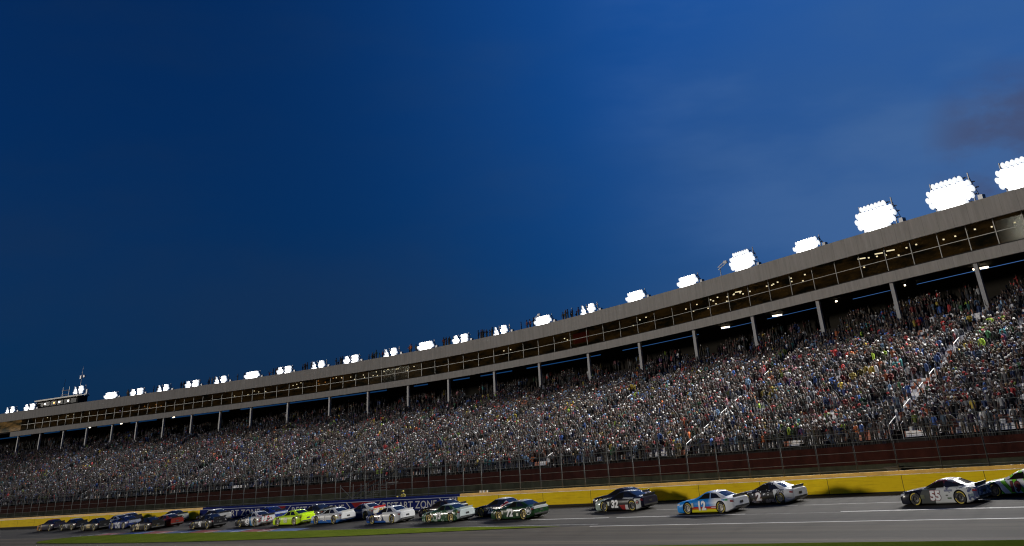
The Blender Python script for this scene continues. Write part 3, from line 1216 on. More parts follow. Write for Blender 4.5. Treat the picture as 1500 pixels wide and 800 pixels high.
def body_mesh(name, p):
    sit = p.get('sit')
    dz = -.47 if sit else 0
    V, E, Rd = [], [], []

    def vert(co, r, par=None):
        V.append(co)
        Rd.append(r)
        if par is not None:
            E.append((par, len(V) - 1))
        return len(V) - 1
    pe = vert((0, 0, .96 + dz), (.155, .12))
    wa = vert((0, 0, 1.10 + dz), (.140, .105), pe)
    ch = vert((0, .01, 1.30 + dz), (.175, .115), wa)
    ub = vert((0, .015, 1.43 + dz), (.13, .09), ch)
    nk = vert((0, 0, 1.52 + dz), (.055, .055), ub)
    hd = vert((0, -.02, 1.62 + dz), (.085, .10), nk)
    vert((0, -.015, 1.72 + dz), (.075, .09), hd)
    for s in (-1, 1):
        e, h = (p['e2'], p['h2']) if (s > 0 and 'e2' in p) else (p['e'], p['h'])
        sh = vert((s * .19, .01, 1.42 + dz), (.066, .066), ub)
        el = vert((s * e[0], e[1], e[2]), (.045, .045), sh)
        wr = vert((s * h[0], h[1], h[2]), (.030, .034), el)
        d = (Vector((s * h[0], h[1], h[2])) - Vector((s * e[0], e[1], e[2]))).normalized()
        q = Vector((s * h[0], h[1], h[2])) + d * .09
        vert(tuple(q), (.022, .038), wr)
        hip = vert((s * .10, 0, .90 + dz), (.098, .10), pe)
        if sit:
            kn = vert((s * .14, -.42, .50), (.066, .066), hip)
            an = vert((s * .14, -.40, .09), (.042, .042), kn)
        else:
            kn = vert((s * .11, -.02, .50), (.066, .068), hip)
            an = vert((s * .12, .02, .09), (.042, .044), kn)
        vert((s * .13, V[an][1] - .15, .045), (.042, .034), an)
    me = bpy.data.meshes.new('skeleton')
    me.from_pydata(V, E, [])
    o = bpy.data.objects.new('skeleton', me)
    COL.objects.link(o)
    md = o.modifiers.new('skin', 'SKIN')
    sk = me.skin_vertices[0].data
    for i, r in enumerate(Rd):
        sk[i].radius = r
        sk[i].use_root = i == 0
    md.use_smooth_shade = True
    ss = o.modifiers.new('sub', 'SUBSURF')
    ss.levels = ss.render_levels = 1
    dg = bpy.context.evaluated_depsgraph_get()
    out = bpy.data.meshes.new_from_object(o.evaluated_get(dg))
    bpy.data.objects.remove(o)
    out.name = name
    out.materials.clear()
    for m in (M_SHIRT, M_SKIN, M_TROU, M_SHOE):
        out.materials.append(m)
    idx = []
    for q in out.polygons:
        c = q.center
        z = c.z - dz
        arm = math.hypot(c.x, (c.y) * .7) > .225 or (abs(c.y + .2) < .25 and c.y < -.13 and c.z > .85 + dz)
        if z > 1.475 and abs(c.x) < .13:
            idx.append(1)
        elif arm and c.z > .62 and not (abs(c.x) < .27 and 1.22 < z < 1.5 and abs(c.y) < .12):
            idx.append(1)
        elif (sit and c.z < .60 and (c.y < -.05 or c.z < .4)) or (not sit and z < .97):
            idx.append(3 if c.z < .10 else 2)
        else:
            idx.append(0)
    out.polygons.foreach_set('material_index', idx)
    out.polygons.foreach_set('use_smooth', [True] * len(out.polygons))
    return out, dz


BODIES = {k: body_mesh('person', p) for k, p in POSES.items()}


def cap_mesh(dz):
    q = MB()
    q.lathe([(1.66 + dz, .106), (1.70 + dz, .108), (1.745 + dz, .098), (1.785 + dz, .062), (1.80 + dz, .005)], 12, 'Z', (0, -.01, 0))
    q.add([(-.075, -.10, 1.675 + dz), (.075, -.10, 1.675 + dz), (.055, -.21, 1.655 + dz), (-.055, -.21, 1.655 + dz),
           (-.075, -.10, 1.665 + dz), (.075, -.10, 1.665 + dz), (.055, -.21, 1.645 + dz), (-.055, -.21, 1.645 + dz)],
          [(0, 1, 2, 3), (7, 6, 5, 4), (0, 3, 7, 4), (1, 5, 6, 2), (3, 2, 6, 7)])
    return q.mesh('cap', M_HAT, smooth=True)


def hair_mesh(dz, long):
    q = MB()
    z0 = 1.52 if long else 1.60
    q.lathe([(z0 + dz, .095), (1.66 + dz, .108), (1.72 + dz, .108), (1.77 + dz, .085), (1.80 + dz, .03), (1.803 + dz, .003)], 12, 'Z', (0, .028, 0))
    return q.mesh('hair', M_HAT, smooth=True)


CAPM = {dz: cap_mesh(dz) for dz in (0, -.47)}
HAIRM = {(dz, l): hair_mesh(dz, l) for dz in (0, -.47) for l in (False, True)}


# --- where people stand
def crowd_slots():
    out = []
    for r in range(NF + NB):
        o, z = OFF0 + r * ROW_D + .14, ZR0 + r * ROW_H
        x = 24. + random.random() * .5
        place = 0
        while x > -330:
            sl = (float(YRs(x + .5)) - float(YRs(x - .5)))
            step = .53 / math.hypot(1, sl)
            x -= step
            da = min(abs(x - a) for a in AISLES)
            if da < AISLE_W + .1:
                continue
            n = NOI(x, r)
            dens = np.interp(x, [-120, -75, -50, -20], [.74, .66, .58, .58])
            if r > NF:
                dens = .42
            if r < 4:
                dens *= 1.08
            if n > dens:
                continue
            out.append((x + random.uniform(-.10, .10), o + random.uniform(-.08, .10), z, r))
    return out


XT = np.linspace(-420, 60, 1921)
YT = YR(XT)


def YRs(x):
    return np.interp(x, XT, YT)


_gn = np.random.default_rng(5)
GR = _gn.random((60, 200))


def NOI(x, r):
    a, b = (x + 340) / 2.1, r / 1.9
    i, j = int(a), int(b)
    fa, fb = a - i, b - j
    q = lambda u, v: GR[v % 60, u % 200]
    big = (q(i, j) * (1 - fa) + q(i + 1, j) * fa) * (1 - fb) + (q(i, j + 1) * (1 - fa) + q(i + 1, j + 1) * fa) * fb
    return .76 * big + .28 * random.random()


SL = crowd_slots()
cand = []
for k, (x, o, z, r) in enumerate(SL):
    p = (x, float(YRs(x)) + o, z)
    if in_frame((p[0], p[1], p[2] + 1.2), -8) and x > -75:
        d = math.hypot(p[0], p[1])
        cand.append((d, k))
cand.sort()
near = set(k for _, k in cand[:298])

ORD = ['front', 'second', 'third', 'fourth', 'fifth', 'sixth', 'seventh', 'eighth', 'ninth', 'tenth', 'eleventh', 'twelfth', 'thirteenth', 'fourteenth', 'fifteenth', 'sixteenth', 'seventeenth', 'eighteenth']
rowpos = {}
for k in near:
    rowpos.setdefault(SL[k][3], []).append(k)
pk = list(POSES)
PW = [.36, .10, .07, .08, .07, .09, .08, .15]
labels_used = set()
for r in sorted(rowpos):
    ks = sorted(rowpos[r], key=lambda q: -SL[q][0])
    for j, k in enumerate(ks):
        x, o, z, _ = SL[k]
        pose = random.choices(pk, PW)[0]
        sh = SHIRTS[RNG.choice(len(SHIRTS), p=SW)]
        me, dz = BODIES[pose]
        cap = random.random() < .5
        lst = CAPS if cap else HAIRS
        hc = random.choices(lst, [q[2] for q in lst])[0]
        y = float(YRs(x)) + o + (.30 if dz else 0)
        ob = link('person', me, loc=(x, y, z), rot=(0, 0, random.gauss(0, .35) - .25))
        sc = random.uniform(.90, 1.06)
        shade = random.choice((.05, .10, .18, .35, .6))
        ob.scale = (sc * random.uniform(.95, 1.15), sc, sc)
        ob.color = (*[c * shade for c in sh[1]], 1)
        hat = link('cap' if cap else 'hair', CAPM[dz] if cap else HAIRM[(dz, random.random() < .4)], ob)
        hat.color = (*hc[1], 1)
        a = min(AISLES, key=lambda q: abs(q - x))
        hw = f'{hc[0]} cap' if cap else f'{hc[0]} hair'
        pz = pose.replace('holding both hands to the face', 'hands at face').replace('standing with arms down', 'arms down').replace('with ', '')
        lab = f'person, {sh[0]} shirt, {hw}, {pz}, {ORD[min(r, 17)]} row, place {j + 1} from the right'
        tag(ob, lab, 'person', 'spectators standing in the near stand rows')

# --- everybody else as one crowd
def unit_person(arms):
    q = MB()
    # torso (6-sided, tapered), head, arms, legs: mi 0 shirt, 1 skin, 2 trousers, 3 hat
    def ring(z, rx, ry, cx=0, cy=0, n=6):
        return [(cx + rx * math.cos(2 * math.pi * k / n), cy + ry * math.sin(2 * math.pi * k / n), z) for k in range(n)]

    def loft(rings, mi, n=6):
        vs = [p for g_ in rings for p in g_]
        fs = [(i * n + k, i * n + (k + 1) % n, (i + 1) * n + (k + 1) % n, (i + 1) * n + k) for i in range(len(rings) - 1) for k in range(n)]
        fs.append(tuple((len(rings) - 1) * n + k for k in range(n)))
        q.add(vs, fs, mi)
    loft([ring(.92, .16, .11), ring(1.12, .16, .11), ring(1.34, .22, .13), ring(1.45, .17, .10), ring(1.50, .06, .06)], 0)
    loft([ring(1.50, .06, .065, 0, -.02), ring(1.58, .085, .10, 0, -.02), ring(1.67, .088, .105, 0, -.02)], 1)
    loft([ring(1.66, .10, .115, 0, -.01), ring(1.73, .095, .105, 0, 0), ring(1.79, .05, .05)], 3)
    loft([ring(.30, .17, .09), ring(.60, .17, .10), ring(.93, .17, .115)], 2)
    for s in (-1, 1):
        if arms == 'up' or (arms == 'one' and s > 0):
            q.tube([(s * .21, 0, 1.42), (s * .34, -.06, 1.62), (s * .28, -.10, 1.95)], [.055, .045, .035], 4, 1)
        elif arms == 'front':
            q.tube([(s * .21, 0, 1.42), (s * .29, -.10, 1.16), (s * .06, -.32, 1.24)], [.06, .048, .035], 4, 0)
        else:
            q.tube([(s * .21, 0, 1.42), (s * .28, .01, 1.15), (s * .27, -.08, .90)], [.06, .048, .035], 4, 0 if random.random() < .75 else 1)
    return q


PROTOS = [unit_person(a) for a in ('down', 'down', 'down', 'front', 'front', 'up', 'one')]
PD = []
for q in PROTOS:
    PD.append((np.array(q.v, np.float32), q.f, np.array(q.mi)))


def crowd_object(name, items, label):
    by = {}
    n = len(items)
    pc = RNG.choice(len(PROTOS), n, p=[.24, .24, .2, .12, .1, .05, .05])
    allv, loops, ltot, cols = [], [], [], []
    base = 0
    items = np.array(items, np.float32)
    shc = np.array([q[1] for q in SHIRTS], np.float32)
    capc = np.array([q[1] for q in CAPS + HAIRS], np.float32)
    capw = np.array([q[2] for q in CAPS + HAIRS], float)
    capw /= capw.sum()
    skc = np.array(SKINS, np.float32)
    trc = np.array(TROUS, np.float32)
    for pi, (pv, pf, pm) in enumerate(PD):
        sel = items[pc == pi]
        m = len(sel)
        if not m:
            continue
        ang = RNG.normal(-.25, .45, m).astype(np.float32)
        sc = RNG.uniform(.86, 1.06, m).astype(np.float32)
        wd = sc * RNG.uniform(.95, 1.2, m).astype(np.float32)
        drop = np.where(RNG.random(m) < .16, -.40, 0).astype(np.float32)
        ca, sa = np.cos(ang), np.sin(ang)
        vx = pv[None, :, 0] * wd[:, None]
        vy = pv[None, :, 1] * sc[:, None]
        X = vx * ca[:, None] - vy * sa[:, None] + sel[:, 0:1]
        Y = vx * sa[:, None] + vy * ca[:, None] + sel[:, 1:2]
        Z = pv[None, :, 2] * sc[:, None] + sel[:, 2:3] + drop[:, None] + 0 * X
        allv.append(np.stack([X, Y, Z], -1).reshape(-1, 3))
        fl = np.concatenate([np.array(q) for q in pf])
        lt = np.array([len(q) for q in pf])
        off = (np.arange(m) * len(pv) + base)[:, None]
        loops.append((fl[None, :] + off).ravel())
        ltot.append(np.tile(lt, m))
        c4 = np.ones((m, 4, 3), np.float32)
        pick = RNG.choice(len(SHIRTS), m, p=SW)
        # whole blocks of seats bought by the same supporters
        blk = ((sel[:, 0] / 3.1).astype(int) * 7 + (sel[:, 2] / .9).astype(int) * 13) % 41
        pick = np.where((RNG.random(m) < .38), (blk * 5) % len(SHIRTS), pick)
        vivid = (shc[pick].max(1) - shc[pick].min(1) > .15)
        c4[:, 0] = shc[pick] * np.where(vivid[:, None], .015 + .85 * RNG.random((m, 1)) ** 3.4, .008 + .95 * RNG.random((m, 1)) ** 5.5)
        c4[:, 1] = skc[RNG.choice(len(SKINS), m, p=[.4, .25, .25, .1])]
        c4[:, 2] = trc[RNG.choice(len(TROUS), m)]
        c4[:, 3] = capc[RNG.choice(len(capc), m, p=capw)] * (.04 + 1.15 * RNG.random((m, 1)) ** 3)  # brightest hat tones put the top-light highlights into the colour
        fc = c4[:, pm]                      # per face
        cols.append(np.repeat(fc.reshape(-1, 3), np.tile(lt, m), axis=0))
        base += m * len(pv)
    V = np.concatenate(allv)
    Lp = np.concatenate(loops).astype(np.int32)
    Lt = np.concatenate(ltot).astype(np.int32)
    Cc = np.concatenate(cols)
    me = bpy.data.meshes.new(name)
    me.vertices.add(len(V))
    me.vertices.foreach_set('co', V.ravel())
    me.loops.add(len(Lp))
    me.loops.foreach_set('vertex_index', Lp)
    me.polygons.add(len(Lt))
    me.polygons.foreach_set('loop_start', np.concatenate([[0], np.cumsum(Lt)[:-1]]).astype(np.int32))
    me.polygons.foreach_set('loop_total', Lt)
    me.polygons.foreach_set('use_smooth', np.ones(len(Lt), bool))
    a = me.color_attributes.new('Col', 'FLOAT_COLOR', 'CORNER')
    a.data.foreach_set('color', np.concatenate([Cc, np.ones((len(Cc), 1), np.float32)], 1).astype(np.float32).ravel())
    me.update(calc_edges=True)
    me.validate()
    if 'crowd cloth' not in MATS:
        g = G('crowd cloth')
        at = g.n('ShaderNodeAttribute', attribute_name='Col')
        g.out(at.outputs['Color'], .8)
    me.materials.append(MATS['crowd cloth'])
    o = link(name, me)
    tag(o, label, kind='stuff')


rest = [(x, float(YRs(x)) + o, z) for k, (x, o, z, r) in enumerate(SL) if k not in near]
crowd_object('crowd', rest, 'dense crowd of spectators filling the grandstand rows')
roofp = []
for i in range(7, 21):
    a, b = LX[i], LX[i + 1] if i + 1 < len(LX) else LX[i] - 8
    x = a - 3.6
    while x > b + 3.6:
        if random.random() < .8 * np.interp(-x, [100, 140, 240], [.25, 1, .6]):
            roofp.append((x, float(YRs(x)) + random.uniform(.3, 1.0), ZU1 - .25))
        x -= .5
crowd_object('rooftop_crowd', roofp, 'people standing on the roof between the floodlight banks')

#CARS
# ------------------------------------------------------------------ race cars
# local axes: +x forward, +y the driver's (left) side, z up; origin on the ground under the middle of the car
KX = np.array([2.52, 2.46, 2.30, 2.0, 1.4, .95, .80, -.05, -.45, -.95, -1.75, -2.0, -2.40, -2.48])[::-1]


def K(*a):
    return np.array(a, float)[::-1]


XS = np.linspace(-2.48, 2.52, 251)


def prof_curve(vals, width=9):
    v = np.interp(XS, KX, vals)
    ker = np.ones(width) / width
    p = np.pad(v, width // 2, mode='edge')
    return np.convolve(p, ker, 'valid')


CZB = prof_curve(K(.24, .13, .09, .08, .08, .08, .08, .08, .08, .08, .08, .11, .24, .30))
CZS = prof_curve(K(.48, .57, .64, .70, .76, .80, .81, .83, .84, .85, .86, .855, .83, .78))
CZT = prof_curve(K(.52, .62, .70, .77, .84, .89, .93, 1.27, 1.30, 1.275, .96, .92, .885, .82))
CWD = prof_curve(K(.50, .78, .92, .97, .985, .975, .965, .955, .955, .965, .985, .975, .90, .83))
CGH = np.interp(XS, [-2.05, -1.7, .78, 1.0], [0, 1, 1, 0])


def section(x):
    q = lambda a: float(np.interp(x, XS, a))
    zb, zs, zt, wd, gh = q(CZB), q(CZS), q(CZT), q(CWD), q(CGH)
    pts = [(wd - .07, zb), (wd - .015, zb + .05), (wd, zb + .17), (wd, zs * .62), (wd - .015, zs - .09), (wd - .07, zs)]
    hood_y = [wd * .90, wd * .80, wd * .64, wd * .45, wd * .24, 0]
    hood_z = [zs + (zt - zs) * k for k in (.30, .55, .78, .90, .98, 1)]
    h = zt - zs
    gre_y = [.815, .735, .635, .555, .30, 0]
    gre_z = [zs + .015, zs + h * .46, zs + h * .86, zt - .022, zt - .004, zt]
    for a, b, c, d in zip(hood_y, hood_z, gre_y, gre_z):
        pts.append((a * (1 - gh) + c * gh, b * (1 - gh) + d * gh))
    return pts


def side_y(x, z):
    p = section(x)
    zs_ = [q[1] for q in p]
    return float(np.interp(z, zs_, [q[0] for q in p]))


def top_z(x, y):
    p = section(x)[5:]
    return float(np.interp(-abs(y), [-q[0] for q in p], [q[1] for q in p]))


M_WELL = mat('dark wheel well', (.008, .008, .008), .9)
M_TYRE = mat('tyre rubber', (.014, .014, .014), .75)
M_TYREY = mat('yellow tyre lettering', (.55, .42, .03), .7)
M_GLASS = mat('dark car glass', (.012, .013, .018), .07, spec=.8)
M_NET = mat('window net', (.008, .008, .008), .95, spec=.05)
M_BLACK = mat('black trim', (.014, .014, .014), .45)
M_TAIL = mat('red tail lamp decal', (.30, .015, .015), .3)
M_HEAD = mat('pale headlamp decal', (.55, .56, .58), .3)


def make_body_mesh():
    q = MB()
    sx = np.concatenate([np.linspace(-2.48, -1.9, 9), np.linspace(-1.8, 1.0, 29), np.linspace(1.1, 2.52, 17)])
    rings = []
    for x in sx:
        p = section(x)
        ring = [(x, y, z) for y, z in p] + [(x, -y, z) for y, z in p[-2::-1]]
        rings.append(ring)
    n = len(rings[0])
    fs = []
    for i in range(len(rings) - 1):
        for k in range(n):
            fs.append((i * n + k, i * n + (k + 1) % n, (i + 1) * n + (k + 1) % n, (i + 1) * n + k))
    fs.append(tuple(range(n)))
    fs.append(tuple((len(rings) - 1) * n + k for k in range(n))[::-1])
    q.add([p for r_ in rings for p in r_], fs)
    me = q.mesh('body', [M_WELL, M_WELL], fix=True)
    o = link('body_tmp', me)
    cut = MB()
    for x in (1.395, -1.395):
        for s in (-1, 1):
            cut.lathe([(s * .62, .405), (s * 1.2, .405)], 28, 'Y', (x, 0, .355), 1, caps=True)
    cm_ = cut.mesh('cutter', [M_WELL, M_WELL], fix=True)
    co = link('cut_tmp', cm_)
    md = o.modifiers.new('arches', 'BOOLEAN')
    md.object = co
    md.operation = 'DIFFERENCE'
    md.solver = 'EXACT'
    dg = bpy.context.evaluated_depsgraph_get()
    out = bpy.data.meshes.new_from_object(o.evaluated_get(dg))
    bpy.data.objects.remove(o)
    bpy.data.objects.remove(co)
    out.name = 'body'
    out.polygons.foreach_set('use_smooth', [True] * len(out.polygons))
    out.set_sharp_from_angle(angle=R(32))
    return out


BODY = make_body_mesh()


def patch_side(quad, s, eps, nu=10, nv=5, m=None, t_mode=True):
    """quad corners (x, t) with t from belt (0) to roof rail (1), or (x, z)"""
    a, b, c, d = quad
    vs, fs = [], []
    for i in range(nu + 1):
        u = i / nu
        for j in range(nv + 1):
            v_ = j / nv
            x = (a[0] * (1 - u) + d[0] * u) * (1 - v_) + (b[0] * (1 - u) + c[0] * u) * v_
            t = (a[1] * (1 - u) + d[1] * u) * (1 - v_) + (b[1] * (1 - u) + c[1] * u) * v_
            if t_mode:
                p = section(x)
                z0, z1 = p[6][1], p[8][1]
                z = z0 + (z1 - z0) * t
            else:
                z = t
            vs.append((x, s * (side_y(x, z) + eps), z + (.004 if t_mode else 0)))
    n = nv + 1
    for i in range(nu):
        for j in range(nv):
            k = i * n + j
            fs.append((k, k + 1, k + n + 1, k + n))
    q = MB()
    q.add(vs, fs)
    return q.mesh('patch', m, smooth=True)


def patch_top(x0, x1, y0, y1, eps, m, nu=12, nv=12):
    vs, fs = [], []
    for i in range(nu + 1):
        u = i / nu
        x = x0 + (x1 - x0) * u
        hw = y0 + (y1 - y0) * u
        for j in range(nv + 1):
            y = -hw + 2 * hw * j / nv
            vs.append((x, y, top_z(x, y) + eps))
    n = nv + 1
    for i in range(nu):
        for j in range(nv):
            k = i * n + j
            fs.append((k, k + 1, k + n + 1, k + n))
    q = MB()
    q.add(vs, fs)
    return q.mesh('patch', m, smooth=True)


FRONT_Q = ((.62, .10), (.10, .90), (-.46, .92), (-.47, .06))
REAR_Q = ((-.56, .06), (-.55, .92), (-.98, .86), (-1.42, .12))
MESH = {}
for s in (-1, 1):
    MESH['front', s] = patch_side(FRONT_Q, s, .006, m=M_NET)
    MESH['rear', s] = patch_side(REAR_Q, s, .006, m=M_GLASS)
    MESH['tail', s] = patch_side(((-2.20, .66), (-2.20, .77), (-2.44, .76), (-2.44, .64)), s, .006, 4, 2, M_TAIL, False)
    MESH['head', s] = patch_side(((2.36, .50), (2.34, .60), (2.02, .67), (2.06, .56)), s, .006, 4, 2, M_HEAD, False)
MESH['shield'] = patch_top(.74, .04, .64, .50, .006, M_GLASS)
MESH['back'] = patch_top(-1.06, -1.70, .50, .60, .006, M_GLASS)
q = MB()
q.box((-2.36, 0, .965), (.02, 1.46, .17), 0, Matrix.Rotation(R(-20), 3, 'Y'))
MESH['spoiler'] = q.mesh('spoiler', M_BLACK)
q = MB()
vs = []
for y in np.linspace(-.86, .86, 11):
    x = 2.56 - .55 * (abs(y) / .95) ** 3
    vs += [(x, y, .075), (x, y, .105), (x - .35, y, .105), (x - .35, y, .075)]
fs = []
for i in range(10):
    for k in range(4):
        fs.append((i * 4 + k, i * 4 + (k + 1) % 4, i * 4 + 4 + (k + 1) % 4, i * 4 + 4 + k))
q.add(vs, fs)
MESH['splitter'] = q.mesh('splitter', M_BLACK)
q = MB()
vs = []
for y in np.linspace(-.80, .80, 9):
    for z in (.30, .40):
        vs.append((-2.492 + .0 * y, y, z))
q.add(vs, [(2 * k, 2 * k + 1, 2 * k + 3, 2 * k + 2) for k in range(8)])
q.box((-2.485, 0, .58), (.03, .34, .13))
MESH['valance'] = q.mesh('rear_valance', M_BLACK)


def tyre_mesh(yellow):
    q = MB()
    q.lathe([(-.15, .20), (-.15, .33), (-.12, .352), (.12, .352), (.15, .33), (.152, .27), (.148, .20)], 28, 'Y')
    if yellow:
        for t0 in (R(35), R(215)):
            vs, fs = [], []
            for k in range(9):
                t = t0 + R(110) * k / 8
                for r_ in (.262, .315):
                    vs.append((r_ * math.cos(t), .1545, r_ * math.sin(t)))
            for k in range(8):
                fs.append((2 * k, 2 * k + 1, 2 * k + 3, 2 * k + 2))
            q.add(vs, fs, 1)
    return q.mesh('wheel', [M_TYRE, M_TYREY], smooth=True, angle=40)


TYRE = tyre_mesh(True)


def rim_mesh(m):
    q = MB()
    q.lathe([(.10, .205), (.146, .205), (.150, .188), (.10, .165), (.085, .09), (.12, .07), (.125, .001)], 24, 'Y')
    for k in range(8):
        t = 2 * math.pi * k / 8
        vs = [(.128 * math.cos(t) + .026 * math.cos(a), .0985, .128 * math.sin(t) + .026 * math.sin(a)) for a in np.linspace(0, 2 * math.pi, 9)[:-1]]
        q.add(vs, [tuple(range(8))], 1)
    for k in range(5):
        t = 2 * math.pi * k / 5
        q.box((.045 * math.cos(t), .128, .045 * math.sin(t)), (.02, .02, .02), 1)
    return q.mesh('rim', [m, M_BLACK], smooth=True, angle=40)


RIMS = {'white': rim_mesh(mat('cream rim paint', (.62, .58, .46), .4)), 'black': rim_mesh(mat('dark rim paint', (.05, .048, .045), .4)), 'gold': rim_mesh(mat('gold rim paint', (.40, .30, .10), .4, .3))}


def paint(name, base, layers=(), metal=0.):
    """livery: base colour, then layers (test, colour); a test is a list of half-spaces a.p > c that all hold, or ('noise', scale, threshold), or ('stripe', dir, period, width)"""
    g = G(name)
    P = g.coord('Object')
    c = base if not isinstance(base[0], tuple) else None
    if c is None:                               # blend along an axis: ((c0, c1), dir, a, b)
        (c0, c1), dr, a, b = base
        c = g.mix(g.ramp(g.dot(P, dr), (a, b, 0, 1)), c0, c1)
    for tests, colr in layers:
        m = None
        for t in tests:
            if t[0] == 'noise':
                k = g.math('GREATER_THAN', g.noise(P, t[1], 3), t[2])
            elif t[0] == 'stripe':
                k = g.math('LESS_THAN', g.math('FRACT', g.math('MULTIPLY', g.dot(P, t[1]), 1 / t[2])), t[3])
            elif t[0] == 'dots':
                v_ = g.n('ShaderNodeTexVoronoi')
                v_.inputs['Scale'].default_value = t[1]
                g.put(v_.inputs['Vector'], P)
                k = g.math('LESS_THAN', v_.outputs['Distance'], t[2])
            elif t[0] == 'arc':
                vm = g.n('ShaderNodeVectorMath', operation='DISTANCE')
                g.put(vm.inputs[0], g.dot_xz(P))
                vm.inputs[1].default_value = t[1]
                k = g.math('MULTIPLY', g.math('GREATER_THAN', vm.outputs['Value'], t[2]), g.math('LESS_THAN', vm.outputs['Value'], t[3]))
            else:
                k = g.math('GREATER_THAN', g.dot(P, t[:3]), t[3])
            m = k if m is None else g.math('MULTIPLY', m, k)
        c = g.mix(m, c, colr)
    return g.out(c, .30, **{'Coat Weight': .16, 'Coat Roughness': .03, 'Specular IOR Level': .10, 'Metallic': metal})


def dot_xz(self, P):
    x = self.n('ShaderNodeVectorMath', operation='MULTIPLY')
    self.put(x.inputs[0], P)
    x.inputs[1].default_value = (1, 0, 1)
    return x.outputs[0]


G.dot_xz = dot_xz


def flat(c):
    return mat('decal %d %d %d' % tuple(int(q * 255) for q in c), c, .4)


FINE = {}


def fine_text(s, bold, shear):
    key = (s, bold, shear)
    if key not in FINE:
        v, fs = text_mesh(s, bold, shear)
        bm = bmesh.new()
        bv = [bm.verts.new((a, b, 0)) for a, b in v]
        for f_ in fs:
            try:
                bm.faces.new([bv[i] for i in f_])
            except ValueError:
                pass
        bmesh.ops.triangulate(bm, faces=bm.faces)
        for _ in range(4):
            ed = [e for e in bm.edges if e.calc_length() > .14]
            if not ed:
                break
            bmesh.ops.subdivide_edges(bm, edges=ed, cuts=1)
            bmesh.ops.triangulate(bm, faces=bm.faces)
        bm.verts.index_update()
        FINE[key] = (np.array([q.co[:2] for q in bm.verts]), [tuple(q.index for q in f_.verts) for f_ in bm.faces])
        bm.free()
    return FINE[key]


def decal_text(s, h, cx, cz, side, m, eps=.012, bold=.03, shear=0., stretch=1.):
    v, fs = fine_text(s, bold, shear)
    q = MB()
    pts = []
    for a, b in v:
        x = cx - side * a * h * stretch
        z = cz + b * h
        pts.append((x, side * (side_y(x, z) + eps), z))
    q.add(pts, fs)
    return q.mesh('decal', m)


def decal_poly(poly, side, m, eps=.01):
    bm = bmesh.new()
    bm.faces.new([bm.verts.new((x, 0, z)) for x, z in poly])
    bmesh.ops.triangulate(bm, faces=bm.faces)
    for _ in range(4):
        ed = [e for e in bm.edges if e.calc_length() > .09]
        if not ed:
            break
        bmesh.ops.subdivide_edges(bm, edges=ed, cuts=1)
        bmesh.ops.triangulate(bm, faces=bm.faces)
    for p in bm.verts:
        p.co.y = side * (side_y(p.co.x, p.co.z) + eps)
    me = bpy.data.meshes.new('decal')
    bm.to_mesh(me)
    bm.free()
    me.materials.append(m)
    return me


def star(cx, cz, r0, r1, n=5):
    return [(cx + (r0 if k % 2 == 0 else r1) * math.sin(math.pi * k / n), cz + (r0 if k % 2 == 0 else r1) * math.cos(math.pi * k / n)) for k in range(2 * n)]


def ringm(cx, cz, r0, r1, side, m, eps=.01, n=28):
    q = MB()
    vs, fs = [], []
    for k in range(n):
        t = 2 * math.pi * k / n
        for r_ in (r0, r1):
            x, z = cx + r_ * math.cos(t), cz + r_ * math.sin(t)
            vs.append((x, side * (side_y(x, z) + eps), z))
    for k in range(n):
        a, b = 2 * k, 2 * ((k + 1) % n)
        fs.append((a, a + 1, b + 1, b))
    q.add(vs, fs)
    return q.mesh('ring', m)


WHITE, BLACKC, REDC, GOLD = (.80, .80, .80), (.012, .012, .013), (.50, .02, .02), (.55, .38, .09)


